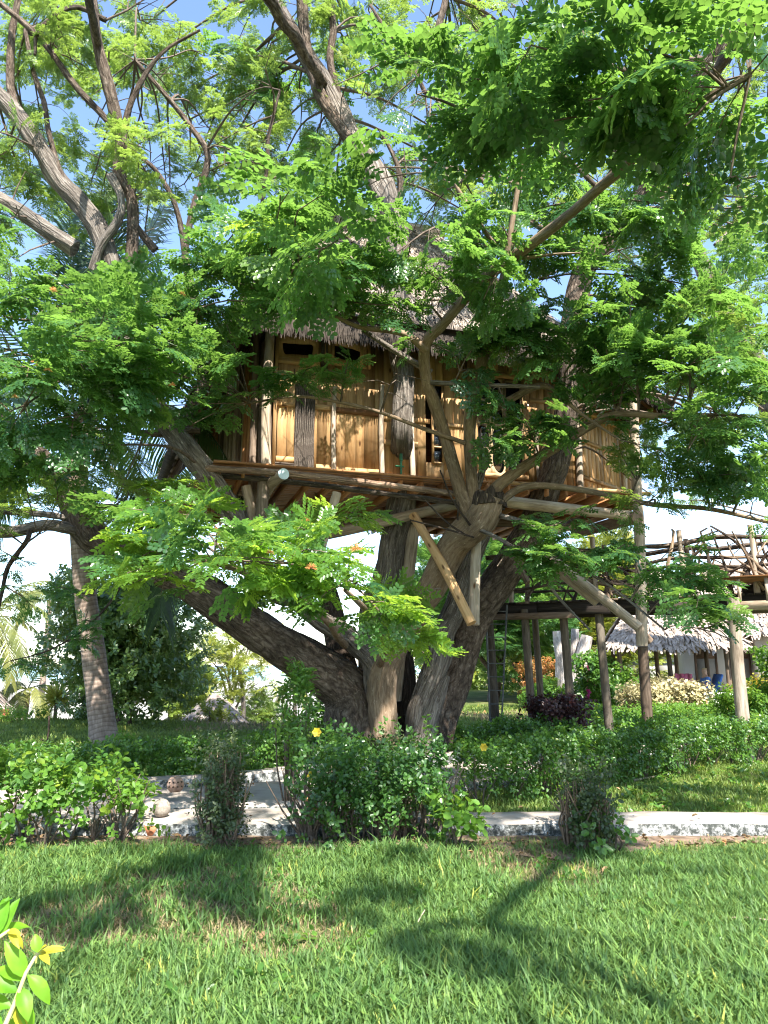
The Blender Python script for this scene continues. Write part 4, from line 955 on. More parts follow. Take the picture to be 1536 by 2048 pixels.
# panel of dark bark sticks
def stick_panel(name, ua, ub, z0, z1, vertical, n):
    pr = MB().box(HP((ua + ub) / 2, .012, (z0 + z1) / 2), DA * (ub - ua) / 2, VA * .006, ZV * (z1 - z0) / 2).obj(name, POLE_DARK, house)
    for k in range(n):
        f = (k + .5) / n; j = lambda: R.uniform(-.008, .008)
        if vertical:
            x = ua + (ub - ua) * f; pts = [HP(x + j(), -.012, z0 + R.uniform(-.03, .02)), HP(x + j(), -.016 + j(), (z0 + z1) / 2), HP(x + j(), -.012, z1)]; r = (ub - ua) / n * .56
        else:
            z = z0 + (z1 - z0) * f; pts = [HP(ua, -.012, z + j()), HP((ua + ub) / 2, -.02, z + j()), HP(ub, -.012, z + j())]; r = (z1 - z0) / n * .56
        MB().tube(pts, r, 6, True, .06, k, .25).obj('stick', STICK, pr, None, True)
stick_panel('bark_panel', ucol(590), ucol(629), -.06, UZ(605, 765)[1], True, 9)
stick_panel('bark_panel', ucol(552), ucol(589), -.06, UZ(570, 926)[1], False, 4)
stick_panel('bark_panel', ucol(632), ucol(757), -.07, UZ(690, 957)[1], False, 3)
stick_panel('bark_panel', ucol(640), ucol(652), zr - .1, ZTOP - .05, True, 3)
# slit window with five small panes
sw = MB(); cu = (slit[0] + slit[1]) / 2; hw = (slit[1] - slit[0]) / 2
for s_ in (-1, 1): sw.box(HP(cu + s_ * (hw + .012), .0, (sz0 + sz1) / 2), DA * .016, VA * .03, ZV * (sz1 - sz0) / 2, .002)
for k in range(6): sw.box(HP(cu, .004, sz0 + (sz1 - sz0) * k / 5), DA * (hw + .02), VA * .024, ZV * .014, .002)
sf = sw.obj('slit_window', PINE, house)
for k in range(5):
    z = sz0 + (sz1 - sz0) * (k + .5) / 5
    MB().box(HP(cu, .03, z), DA * hw, VA * .003, ZV * (sz1 - sz0) * .088).obj('pane', GLASS, sf)
# door: carved lattice leaf over dark glass, and a glazed leaf beside it
door = MB().box(HP((d0 + d1) / 2, -.004, dz0 + .035), DA * ((d1 - d0) / 2 + .05), VA * .05, ZV * .04, .003)
for uu in (d0 - .03, d1 + .03): door.box(HP(uu, -.002, (dz0 + dz1) / 2 + .04), DA * .035, VA * .045, ZV * (dz1 - dz0) / 2, .003)
door.box(HP((d0 + d1) / 2, -.003, dz1), DA * ((d1 - d0) / 2), VA * .042, ZV * .04, .003)
door = door.obj('door', PINE, house)
dm = d0 + (d1 - d0) * .60
MB().box(HP((d0 + d1) / 2, .055, (dz0 + dz1) / 2), DA * (d1 - d0) / 2, VA * .004, ZV * (dz1 - dz0) / 2).obj('glass', GLASS, door)
LATT = mat_wood('carved_wood', (.34, .24, .14), (.44, .33, .20), (.52, .41, .27), False)
nrow = 4; cw = (dm - d0) / 2; ch = (dz1 - dz0 - .12) / nrow
for r_ in range(nrow):
    for c_ in range(2):
        a = d0 + cw * c_; z = dz0 + .08 + ch * r_
        cu, cz = a + cw / 2, z + ch / 2
        tilt = (.25 if c_ == 0 else -.25) * (1 if r_ % 2 else -1)
        ov = lambda t, cu=cu, cz=cz, tl=tilt: (cu + cw * .42 * math.cos(t) * math.cos(tl) - ch * .43 * math.sin(t) * math.sin(tl) * .5, cz + ch * .45 * math.sin(t))
        holed('lattice_cell', door, a + .001, a + cw - .001, z + .001, z + ch - .001, .012, .022, ov, LATT, 32)
g2 = MB()
for uu in (dm + .02, d1 - .015): g2.box(HP(uu, .012, (dz0 + dz1) / 2 + .03), DA * .022, VA * .022, ZV * (dz1 - dz0) / 2 * .96, .002)
for z in (dz0 + .10, (dz0 + dz1) / 2, dz1 - .08): g2.box(HP((dm + d1) / 2, .014, z), DA * ((d1 - dm) / 2 - .03), VA * .018, ZV * .022, .002)
g2.obj('glazed_leaf', LATT, door)
MB().box(HP(*((ucol(1054, 812), -.02, UZ(1054, 812)[1]))), DA * .018, VA * .012, ZV * .022).obj('light_switch', mat_noise('white_plastic', [(.3, (.7, .7, .7)), (.7, (.8, .8, .8))], 5, .4), house)
# right-hand facet of the wall
HB = math.radians(45); DB = np.array([math.sin(HB), math.cos(HB), 0]); VB = np.array([-DB[1], DB[0], 0]); B0 = HP(U1, 0, 0)
def FB(px, py):
    d = ray(px, py); t = np.dot(B0 - CAM, VB) / np.dot(d, VB); p = CAM + d * t - B0; return float(np.dot(p, DB)), float(p[2])
def BP(u, v, z): return B0 + DB * u + VB * v + ZV * z
UB = FB(1264, 900)[0]
sb = MB()
for uu in (.04, UB * .5, UB - .04): sb.box(BP(uu, .13, ZTOP / 2), DB * .04, VB * .045, ZV * ZTOP / 2)
sidef = sb.obj('angled_wall', PINE_RED, house); uu = .01
while uu < UB - .03:
    w = min(rs.choice([.13, .15, .17]), UB - uu)
    board('plank', sidef, BP(uu + w / 2, .03 + rs.uniform(-.004, .004), -.03), BP(uu + w / 2, .03, ZTOP - .05), w - .006, .026, DB); uu += w
for z in (UB * 0 + .30, 1.02, 1.62): board('rail', sidef, BP(.01, 0, z), BP(UB - .02, 0, z), .07, .03, ZV)
for uu, r in ((.0, .06), (FB(1238, 900)[0], .055)): pole('pole_batten', sidef, [BP(uu, -.05, -.05), BP(uu + .02, -.06, .8), BP(uu, -.05, 1.75)], r, POLE, 9)
# closed back and far side, floor
bk = MB(); bk.box(HP(U1 / 2, 4.15, ZTOP / 2), DA * (U1 / 2 + .4), VA * .02, ZV * ZTOP / 2); bk.box(BP(UB, .0, ZTOP / 2) + VA * 1.6, VA * 1.55, DA * .02, ZV * ZTOP / 2)
bk.obj('back_wall', PINE_RED, house)
# left wall: a stockade of upright poles
sd_ = np.array([-.58, .81, 0]); sw_ = MB().box(HP(0, .05, ZTOP / 2 - .1) + sd_ * 1.55, sd_ * 1.5, np.cross(sd_, ZV) * .01, ZV * (ZTOP / 2 + .1)).obj('left_wall', POLE_DARK, house)
x = .06; rs = np.random.default_rng(9)
while x < 3.0:
    r = rs.uniform(.035, .085); c = HP(-.02, -.02, 0) + sd_ * (x + r)
    pole('upright', sw_, [c - ZV * rs.uniform(.12, .5), c + ZV * 1 + rs.normal(0, .012, 3), c + ZV * (ZTOP - .1)], r, rs.choice([POLE, POLE_DARK, POLE_DARK, PINE_RED, POLE_DARK]), 8); x += 2 * r + rs.uniform(.0, .05)
# corner posts
pole('corner_post', house, [P(533, 975, 11.40), P(532, 830, 11.38), P(541, 655, 11.36)], .085, POLE)
pole('corner_post', house, [P(505, 980, 11.75), P(510, 830, 11.75), P(512, 660, 11.72)], .075, POLE_DARK)
# ---- deck
joists = MB()
deck = MB().box(HP(U1 / 2, 3.9, -.12), DA * (U1 / 2 + .8), VA * .04, ZV * .09).obj('deck', PINE_RED, house)
v = -.42; UL, UR = -.95, U1 + 1.15
while v < 4.2:
    w = .14; ur = UR - max(0, v - .3) * .25; ul = UL - max(0, v) * .25
    board('deck_board', deck, HP(ul, v + w / 2, -.075), HP(ur, v + w / 2, -.075), w - .01, .03, VA, PINE_RED); v += w
for k, uu in enumerate(np.arange(UL + .1, UR, .37)):
    board('joist', deck, HP(uu, -.44 + .22 * (uu < 3.4), -.175), HP(uu, 4.1, -.175), .14, .045, ZV, PINE_RED)
board('deck_edge', house, HP(3.75, -.45, -.078), HP(UR + .05, -.45, -.078), .10, .05, VA, PINE)
EDGE = mat_bark('peeled_edge_log', (.10, .06, .04), (.30, .20, .14), (.50, .38, .29), su=24, sv=2, crack=.4)
pole('edge_log', house, [P(385, 936, 11.0), P(440, 938, 10.9), P(565, 946, 10.95), P(700, 962, 11.1), P(830, 977, 11.25), P(960, 996, 11.45)], .055, EDGE, 9, .12, .2, .9)
pole('edge_log', house, [P(440, 951, 11.25), P(620, 968, 11.35), P(960, 1012, 11.75)], .05, STICK, 9, .12)
lg = pole('floor_beam', house, [P(567, 948, 10.85), P(545, 965, 11.3), P(520, 1010, 12.6), P(500, 1040, 14)], .085, POLE, 14, .03, .25, 1)
e = P(567, 948, 10.83); dd = P(567, 948, 10.85) - P(545, 965, 11.3); dd /= np.linalg.norm(dd)
MB().tube([e, e + dd * .012], .088, 14).obj('log_end', PAINT_END, lg)
pole('floor_beam', house, [P(985, 1000, 11.95), P(1120, 1016, 12.3), P(1262, 1032, 12.7)], .10, POLE, 14, .03)
pole('floor_beam', house, [P(1275, 1034, 12.55), P(1215, 1050, 13.6), P(1150, 1068, 15)], .115, POLE_DARK, 14, .03)
pole('floor_beam', house, [P(600, 1080, 13.6), P(740, 1050, 12.9), P(925, 1005, 12.2)], .10, POLE, 14, .03)
pole('floor_beam', house, [P(640, 1040, 14.4), P(860, 1045, 14.3), P(1060, 1045, 14.5)], .10, POLE_DARK, 12, .03)
pole('floor_beam', house, [P(610, 1085, 13.0), P(690, 1050, 13.6), P(760, 1030, 14.4)], .10, POLE_DARK, 12, .03)
# ---- props and braces under the deck
def pbox(pts, r, mat=POLE, name='post', taper=.95, sides=12): return pole(name, house, [P(*q) for q in pts], r, mat, sides, .03, .3, taper)
pbox([(790, 1400, 13.5), (806, 1240, 13.3), (828, 1050, 13.1)], .115)
pbox([(948, 1250, 11.7), (950, 1160, 11.75), (953, 1075, 11.85)], .085, POLE_PALE)
pbox([(943, 1247, 11.4), (885, 1130, 11.75), (826, 1030, 12.2)], .078, PINE, 'brace', 1)
pbox([(638, 1112, 11.35), (655, 1050, 11.3), (674, 985, 11.3)], .075, POLE_PALE, 'brace')
pbox([(515, 1085, 11.55), (505, 1030, 11.5), (492, 972, 11.45)], .085)
pbox([(525, 1100, 11.4), (523, 1040, 11.35), (527, 965, 11.35)], .10)
board('tie', house, P(470, 1052, 11.2), P(526, 1050, 11.2), .05, .04, ZV, POLE_DARK)
cp = pbox([(1284, 1292, 12.75), (1280, 1100, 12.72), (1273, 960, 12.68), (1266, 800, 12.62)], .098, POLE, 'corner_post', .85)
pbox([(1297, 1475, 12.8), (1291, 1380, 12.8), (1285, 1293, 12.77)], .092, POLE_DARK, 'post')
pbox([(1278, 1255, 12.6), (1190, 1185, 12.75), (1085, 1105, 13)], .086, POLE, 'brace', 1.0)
pbox([(1196, 1205, 12.95), (1130, 1152, 13.1), (1070, 1104, 13.3)], .09, POLE, 'brace', 1.0)
pbox([(1300, 1283, 12.9), (1275, 1255, 12.85)], .07, POLE_DARK, 'peg')
pbox([(1055, 1165, 12.9), (1042, 1140, 13), (1025, 1100, 13.1)], .05, POLE_DARK, 'brace')
# ---- roof
RL = HP(1.3, 2.1, FA(830, 470, 2.1)[1] - .1); RR = HP(U1 - 2.0, 2.1, FA(830, 470, 2.1)[1] - .1)
EL = HP(-.62, -.6, ZE + .05); ER = HP(U1 + .25, -.5, ZE + .05)
LL1 = P(368, 872, 12.0); LL2 = LL1 + VA * 4.6 + DA * -.3
R1 = P(1338, 822, 13.2); RB = R1 + VA * 4.0
BLc = HP(-.4, 4.8, ZE); BRc = HP(U1 + .6, 4.8, ZE)
EAVM = HP(U1, -.62, ZE + .05)
patches = [('front', EL, EAVM, RR, RL), ('left', LL1, EL, RL, LL2), ('left', LL2, LL2 + ZV * .01, RL, BLc), ('right', EAVM, R1, RB, RR), ('back', BRc, BLc, RL, RR), ('right', RB, BRc, RR, RR + ZV * .01)]
def bil(c, s, t_): a, b_, c_, d_ = c; return (a * (1 - s) + b_ * s) * (1 - t_) + (d_ * (1 - s) + c_ * s) * t_
slab = MB()
for nm, a, b_, c_, d_ in patches:
    c = (a, b_, c_, d_); n = 12; g = np.array([[bil(c, i / n, j / n) for i in range(n + 1)] for j in range(n + 1)])
    nrm = np.cross(b_ - a, d_ - a); nrm /= np.linalg.norm(nrm); nrm = nrm if nrm[2] > 0 else -nrm
    top = g + nrm * .20; bot = g
    V = np.concatenate([top.reshape(-1, 3), bot.reshape(-1, 3)]); m1 = n + 1; q = []
    for j in range(n):
        for i in range(n):
            k = j * m1 + i; q += [(k, k + 1, k + m1 + 1, k + m1), (k + m1 * m1, k + m1 * m1 + m1, k + m1 * m1 + m1 + 1, k + m1 * m1 + 1)]
    for i in range(n):
        for (p0, p1) in (((i), (i + 1)), ((n * m1 + i), (n * m1 + i + 1)), (i * m1, (i + 1) * m1), (i * m1 + n, (i + 1) * m1 + n)):
            q.append((p0, p1, p1 + m1 * m1, p0 + m1 * m1))
    slab.add(V, q)
roof = slab.obj('thatch_roof', THATCH_OLD_SHADED, house)
straw = MB(); fringe = MB(); rs = np.random.default_rng(13)
def straws(mb, c, n, L, w, lift, tlo=0, thi=1, down=.0):
    a, b_, c_, d_ = c; nrm = np.cross(b_ - a, d_ - a); nrm /= np.linalg.norm(nrm); nrm = nrm if nrm[2] > 0 else -nrm
    s = rs.uniform(0, 1, n); t_ = rs.uniform(tlo, thi, n)
    o_ = np.array([bil(c, x_, y_) for x_, y_ in zip(s, t_)]) + nrm * (.18 + rs.uniform(0, .05, n))[:, None]
    dn = np.array([bil(c, x_, 0) - bil(c, x_, 1) for x_ in s]); dn /= np.linalg.norm(dn, axis=1)[:, None]
    sd = np.array([bil(c, min(1, x_ + .02), y_) - bil(c, max(0, x_ - .02), y_) for x_, y_ in zip(s, t_)]); sd /= np.linalg.norm(sd, axis=1)[:, None] + 1e-9
    dr = dn + sd * rs.normal(0, .35, n)[:, None] + nrm * (lift * rs.uniform(-.3, 1, n))[:, None] - ZV * down
    dr /= np.linalg.norm(dr, axis=1)[:, None]; LL = (L * rs.uniform(.5, 1.2, n))[:, None]; ww = (w * rs.uniform(.5, 1.3, n))[:, None]
    sw = np.cross(dr, nrm + rs.normal(0, .5, (n, 3))); sw /= np.linalg.norm(sw, axis=1)[:, None]
    V = np.stack([o_ - sw * ww, o_ + sw * ww, o_ + dr * LL * .6 + sw * ww * .8, o_ + dr * LL * .6 - sw * ww * .8, o_ + dr * LL - ZV * .05 + sw * ww * .25, o_ + dr * LL - ZV * .05 - sw * ww * .25], 1).reshape(-1, 3)
    k = np.arange(n)[:, None] * 6
    mb.add(V, np.concatenate([k + np.array([[0, 1, 2, 3]]), k + np.array([[3, 2, 4, 5]])]))
for nm, *c in patches:
    straws(straw, c, {'front': 15000, 'left': 3200, 'right': 3800, 'back': 900}[nm], .28, .0095, .30, .09)
    if nm != 'back': straws(straw, c, {'front': 1500, 'left': 500, 'right': 600}[nm], .11, .011, .3, .03, .10)
    if nm != 'back':
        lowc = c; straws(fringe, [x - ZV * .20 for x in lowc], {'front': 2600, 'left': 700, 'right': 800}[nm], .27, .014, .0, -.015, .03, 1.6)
straw.obj('straw', THATCH, roof, 'stuff'); fringe.obj('dark_fringe', THATCH_OLD_SHADED, roof, 'stuff')
ridge = MB()
straw_r = [RL + ZV * .22, RR + ZV * .22]
ridge.tube([RL - DA * .3 + ZV * .2, RL * .5 + RR * .5 + ZV * .22, RR + DA * .3 + ZV * .2], .14, 9, True, .2, 4, .2).obj('ridge_cap', THATCH, roof, None, True)
pole('eave_pole', house, [EL + VA * .12 - ZV * .10, (EL + EAVM) / 2 + VA * .12 - ZV * .10, EAVM + VA * .12 - ZV * .10], .035, POLE, 8)
for f in np.linspace(.05, .98, 13):
    a = EL * (1 - f) + EAVM * f; b_ = RL * (1 - f) + RR * f; pole('rafter', roof, [a - ZV * .07, a * .6 + b_ * .4 - ZV * .07], .04, PINE_RED, 8)
for f in np.linspace(.06, .95, 9):
    a = LL1 * (1 - f) + LL2 * f; b_ = EL * (1 - f) + RL * f; pole('rafter', roof, [a - ZV * .06, b_ - ZV * .09], .035, POLE_DARK, 8)
for f in np.linspace(.05, .95, 8):
    a = EAVM * (1 - f) + R1 * f
    a = R1 * (1 - f) + RB * f; b_ = EAVM * (1 - f) + RR * f; pole('rafter', roof, [a - ZV * .06, b_ - ZV * .09], .035, PINE_RED, 8)
for k in range(4):
    f = .12 + k * .2; pole('purlin', roof, [LL1 * (1 - f) + EL * f - ZV * .12, LL2 * (1 - f) + RL * f - ZV * .12], .025, POLE_DARK, 7)

# ---- small things on the deck
uu, zz = UZ(797, 945); tp = MB(); c0 = HP(uu, -.14, -.05)
tp.tube([c0, c0 + ZV * .34], .018, 8); tp.tube([c0 + ZV * .30, c0 + ZV * .42], .028, 8); tp.tube([c0 + ZV * .2 - DA * .10, c0 + ZV * .2 + DA * .05], .016, 8); tp.tube([c0 + ZV * .46 - DA * .03, c0 + ZV * .46 + DA * .03], .012, 6); tp.tube([c0 + ZV * .42, c0 + ZV * .52], .010, 6)
tap = thing('water_tap', c0, 'small green water tap standing on the treehouse deck edge', 'tap')
tp.obj('tap_body', GREEN_P, tap, None, True)
def lathe(mb, c, prof, n=16, ribs=0, amp=0.0):
    V = []; q = []
    for r_, z in prof:
        for k in range(n): a = k / n * 6.2832; rr = r_ * (1 + amp * math.cos(ribs * a)); V.append(np.array(c) + np.array([rr * math.cos(a), rr * math.sin(a), z]))
    for j in range(len(prof) - 1):
        for k in range(n): q.append((j * n + k, j * n + (k + 1) % n, (j + 1) * n + (k + 1) % n, (j + 1) * n + k))
    return mb.add(V, q)
c0 = HP(ucol(900, 958), -.18, -.055)
bsk = lathe(MB(), c0, [(.001, 0), (.12, .0), (.16, .06), (.165, .14), (.13, .2), (.12, .2), (.10, .1), (.001, .06)], 18).obj('basket', PINE, None, None, True)
props(bsk, 'tan round basket on the deck beneath the slit window', 'basket')

# ================================================================== WALKWAY BEHIND THE TREEHOUSE
walk = thing('elevated_walkway', (4.4, 14.2, 0), 'raised pole walkway with crooked branch railings running behind the treehouse to the right', 'walkway')
WA, WB = P(940, 1212, 15.6), P(1560, 1196, 12.9); WA[2] = WB[2] = 2.72
wd = WB - WA; WL = np.linalg.norm(wd); wd /= WL; wv = np.array([-wd[1], wd[0], 0])
def WP(s, v, z): return WA + wd * s + wv * v + ZV * z
DARKW = mat_wood('blackened_wood', (.018, .014, .012), (.045, .036, .03), (.09, .075, .06), False, .85)
for v in (0, 1.1):
    for k in range(4):
        a, b_ = WL * k / 4, WL * (k + 1) / 4
        board('beam', walk, WP(a + .01, v, .0), WP(b_ - .01, v, -.03), .25, .06, ZV, DARKW)
s = 0.0
while s < WL:
    board('deck_board', walk, WP(s + .07, -.08, .11), WP(s + .07, 1.2, .11), .13, .035, wd, DARKW if R.random() < .8 else POLE_DARK); s += .145
board('cross_beam', walk, WP(.4, -.1, -.16), WP(2.2, -.08, -.16), .12, .12, ZV, POLE_DARK)
POLE_GREY = mat_wood('grey_pole', (.14, .115, .09), (.25, .21, .17), (.38, .33, .27), False, .85, 18, 2.2, .2)
POST = mat_wood('walkway_post', (.07, .058, .046), (.13, .108, .085), (.20, .17, .135), False, .9, 18, 2.2, .25)
for px, Y, w, mt_ in ((983, 15.3, 28, POST), (1056, 15.0, 25, POST), (1076, 16.2, 21, POST), (1134, 14.8, 27, POST), (1206, 14.5, 27, POST)):
    g = P(px, 1330, Y); r = w / 2 / F * Y * .64; pole('post', walk, [(g[0] + .06, g[1], -.1), (g[0] + .02, g[1], 1.2), (g[0] - .03, g[1], 2.7)], r, mt_, 12, .03, .3, .95)
pole('post', walk, [P(1496, 1536, 12.6), P(1478, 1360, 12.6), P(1466, 1195, 12.55)], .108, POLE_GREY, 12, .03, .3, .9)
pole('post', walk, [(7.6, 13.9, -.1), (7.55, 13.9, 2.7)], .12, POLE_DARK, 12, .03)
# railing: posts, two rails and a tangle of bent branches, every stick a part
for s in (.9, 2.6, 4.2, WL - .35):
    for v in (0, 1.1):
        pole('rail_post', walk, [WP(s, v, .1), WP(s + .02, v, .7), WP(s, v, 1.35)], .055, POLE if v == 0 else POLE_DARK, 9, .06)
for v in (0.0, 1.1):
    for z, r in ((1.12, .05), (.78, .035), (.42, .03)):
        pts = [WP(s, v + R.uniform(-.04, .04), z + R.uniform(-.06, .06)) for s in np.linspace(.4, WL + .5, 9)]
        pole('rail', walk, pts, r, BARK, 8, .12, .2)
rs = np.random.default_rng(41)
for k in range(64):
    s = rs.uniform(.3, WL + .3) if k < 20 else WL - abs(rs.normal(0, 1)) * 1.6; v = rs.choice([0, 1.1]); a = rs.uniform(-1, 1)
    L = rs.uniform(.6, 1.4); p0 = WP(s, v, rs.uniform(.1, .5)); d = wd * math.sin(a) + ZV * abs(math.cos(a)) * .8 + wv * rs.normal(0, .1)
    pts = [p0]; 
    for i in range(4): d = d + rs.normal(0, .38, 3) * np.array([1, .4, 1]); d /= np.linalg.norm(d); q_ = pts[-1] + d * L / 4; q_[2] = min(q_[2], WA[2] + 1.35); pts.append(q_)
    pole('rail_branch', walk, pts, rs.uniform(.016, .042), rs.choice([BARK, BARK_DARK, BARK_SHOOT]), 7, .1, .12, .45)
# small terrace at the right end, new boards on top
for k in range(9): board('terrace_board', walk, WP(WL - .9, -.75 + k * .13, .34), WP(WL + 1.8, -.75 + k * .13, .34), .12, .03, wv, PINE_RED)
for v in (-.7, .3): board('terrace_beam', walk, WP(WL - .7, v, -.14), WP(WL + 1.8, v, -.14), .15, .07, ZV, POLE)
board('terrace_back', walk, WP(WL - .6, .35, .16), WP(WL + 1.8, .35, .16), .30, .03, ZV, DARKW)
for k in range(4): board('terrace_stud', walk, WP(WL - .6 + k * .42, -.72, -.06), WP(WL - .6 + k * .42, -.72, .31), .05, .05, wd, POLE)
tq = MB(); rs = np.random.default_rng(6)
for k in range(160):
    c = WP(WL + .55 + rs.uniform(0, .9), -.6 + rs.uniform(0, .5), -1.05 + rs.uniform(-.05, .35)); d = np.array([rs.normal(-.25, .2), rs.normal(0, .2), -1]); d /= np.linalg.norm(d); sw = np.cross(d, rs.normal(0, 1, 3)); sw /= np.linalg.norm(sw); e = c + d * rs.uniform(.2, .45)
    tq.add([c - sw * .02, c + sw * .02, e + sw * .012, e - sw * .012], [(0, 1, 2, 3)])
tq.obj('thatch_tuft', THATCH_OLD_SHADED, walk, 'stuff')

lad = thing('ladder', (2.55, 14.9, 0), 'thin dark metal ladder leaning against the walkway behind the trunks', 'ladder')
la, lb = P(1003, 1450, 14.7), P(1014, 1210, 15.0); lc, le = P(980, 1450, 14.7), P(972, 1210, 15.0)
METAL = mat_noise('dark_metal', [(.3, (.05, .055, .055)), (.7, (.12, .125, .12))], 10, .5)
pole('rail', lad, [la, lb], .018, METAL, 7, 0, .5, 1); pole('rail', lad, [lc, le], .018, METAL, 7, 0, .5, 1)
for k in range(9):
    f = (k + .5) / 9; pole('rung', lad, [la * (1 - f) + lb * f, lc * (1 - f) + le * f], .013, METAL, 6, 0, .3, 1)

# ================================================================== SHRUBS AND HEDGES
def hedge(name, label, cat, line, w, h0, h1, n, mat, protos, stems=30, size=1.0, n_parts=0, seed=1, group=None, gap=0.0, loose=.06, hf=None, stemmat=TWIG, inner=.25):
    """a planting along the ground line; leaves near its top and faces, stems below"""
    rs = np.random.default_rng(seed); ln = np.array(line, float); seg = np.linalg.norm(np.diff(ln, axis=0), axis=1); cum = np.concatenate([[0], np.cumsum(seg)]); Lt = cum[-1]
    def at(s):
        i = np.clip(np.searchsorted(cum, s, 'right') - 1, 0, len(seg) - 1); u = ((s - cum[i]) / seg[i])[:, None]
        d = (ln[i + 1] - ln[i]) / seg[i][:, None]; return ln[i] * (1 - u) + ln[i + 1] * u, d
    root = thing(name, (*at(np.array([Lt / 2]))[0][0], 0), label, cat, group)
    s = rs.uniform(0, Lt, n); p, d = at(s); nv = np.stack([-d[:, 1], d[:, 0]], 1)
    q = rs.uniform(-1, 1, n); zz = rs.uniform(0, 1, n)
    face = rs.uniform(0, 1, n)
    q = np.where(face < .45, np.sign(q) * (1 - np.abs(rs.normal(0, .12, n))), q)
    zz = np.where((face >= .45) & (face < 1 - inner), 1 - np.abs(rs.normal(0, .10, n)), zz)
    bulge = 1 + .10 * np.sin(s * 3.1 + seed) + .07 * np.sin(s * 7.3)
    top = h1 * (1 + .07 * np.sin(s * 2.3 + seed) + .05 * np.sin(s * 6.1 + 2)) if hf is None else h1 * hf(s / Lt)
    z = h0 + (top - h0) * zz
    if gap: 
        k = (z > h0 + (top - h0) * gap) | (rs.uniform(0, 1, n) < .22 + .5 * (np.sin(s * 4.2 + seed) > .2)); 
    else: k = np.ones(n, bool)
    xy = p + nv * (q * w / 2 * bulge * (1 - .25 * (zz - .6) ** 2))[:, None]
    pts = np.column_stack([xy, z + hgt(xy[:, 0], xy[:, 1])]) + rs.normal(0, loose, (n, 3))
    out = np.column_stack([nv * q[:, None] * 1.0, .35 + zz * .8]) + rs.normal(0, .4, (n, 3))
    pts, out = pts[k], out[k]; pts[:, 2] = np.maximum(pts[:, 2], .03)
    tw = MB()
    for i in range(stems):
        s0 = np.array([rs.uniform(0, Lt)]); b_, dd = at(s0); b_ = b_[0] + rs.normal(0, w * .12, 2); j = rs.integers(0, 3) + 2
        tp = float(top.mean()) * rs.uniform(.6, .98)
        for _ in range(j):
            e = b_ + rs.normal(0, w * .26, 2); m_ = b_ * .5 + e * .5 + rs.normal(0, .04, 2)
            tw.tube([(*b_, -.02), (*m_, tp * .5), (*e, tp)], [.012, .009, .004], 5, False)
    if stems: tw.obj('stems', stemmat, root, 'stuff', True)
    m = len(pts)
    scatter('foliage', root, protos, mat, pts, frames(out, np.tile([0, 0, 1.0], (m, 1)) + rs.normal(0, .3, (m, 3)), rs.uniform(0, 6.28, m)), size * rs.uniform(.7, 1.2, m), n_parts=n_parts, part_name='leafy_sprig', key=root.name)
    return root
g2 = lambda *ps: [tuple(G(a, b)[:2]) for a, b in ps]
hedge('leafy_hedge', 'bright green loose hedge with large leaves at the left edge of the path', 'hedge', [(-4.6, 6.75), (-3.6, 6.95), (-2.65, 7.2), (-2.2, 7.25)], .62, .08, .64, 640, HEDGE_BRIGHT, SPRIG_BIG, 20, .62, 110, 2, gap=.42, hf=lambda t: .96 + .10 * np.sin(t * 5) - .25 * (t > .9))
hedge('clipped_hedge', 'long low clipped hedge between the palm trunk and the white path', 'hedge', [(-5.4, 9.95), (-3.4, 9.95), (-2.5, 10.2), (-1.6, 10.9), (-1.1, 11.6)], .6, .05, .48, 1700, HEDGE, SPRIG, 14, .75, 100, 3, loose=.03)
hedge('clipped_hedge', 'clipped hedge on the right running from the middle shrub to the leaning post', 'hedge', [(.95, 9.0), (1.9, 9.6), (3.0, 10.6), (4.6, 11.8), (6.5, 12.9)], .62, .05, .62, 2900, HEDGE, SPRIG, 26, .72, 120, 4, gap=.35, loose=.025)
hedge('clipped_hedge', 'dark low hedge behind the right trunk between the walkway posts', 'hedge', [(1.3, 13.4), (2.2, 13.6), (3.4, 14.0)], .6, .05, .45, 600, HEDGE, SPRIG, 8, .9, 0, 5, loose=.03)
hedge('clipped_hedge', 'sunlit green hedge beyond the walkway in front of the bungalow', 'hedge', [(3.6, 17.2), (5.5, 18.0), (9.5, 19.5)], 1.0, .05, .50, 1500, HEDGE_BRIGHT, SPRIG, 8, 1.0, 0, 6, loose=.04)
hedge('clipped_hedge', 'nearer of the two low hedges between the walkway posts and the bungalow', 'hedge', [(3.4, 15.0), (5.5, 16.0), (8.2, 16.8)], .8, .05, .36, 1100, HEDGE_BRIGHT, SPRIG, 8, 1.05, 0, 7, loose=.04)
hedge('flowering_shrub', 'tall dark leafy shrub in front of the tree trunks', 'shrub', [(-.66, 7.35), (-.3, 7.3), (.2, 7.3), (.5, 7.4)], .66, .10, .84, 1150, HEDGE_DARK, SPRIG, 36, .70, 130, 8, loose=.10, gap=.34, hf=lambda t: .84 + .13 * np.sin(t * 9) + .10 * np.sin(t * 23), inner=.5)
hedge('clipped_shrub', 'sparse brownish clipped shrub standing before the fork of the path', 'shrub', [(-1.58, 7.15), (-1.36, 7.15)], .36, .08, .80, 300, HEDGE_DULL, broad_protos(8, .045, .024, .16, 45), 26, .9, 60, 9, loose=.07, stemmat=DRYTWIG, inner=.5)
hedge('clipped_shrub', 'sparse twiggy shrub with a bare brown top at the right path edge', 'shrub', [(1.70, 7.05), (1.96, 7.05)], .40, .05, .62, 230, HEDGE_DULL, broad_protos(8, .05, .028, .16, 55), 44, .9, 60, 10, loose=.07, stemmat=DRYTWIG, inner=.5)
hedge('clipped_hedge', 'thin brown and green hedge stretch behind the path fork', 'hedge', [(-1.5, 11.2), (-.6, 11.9), (.3, 12.3)], .6, .05, .42, 420, HEDGE_DULL, SPRIG, 22, .8, 0, 13, loose=.05, stemmat=DRYTWIG)
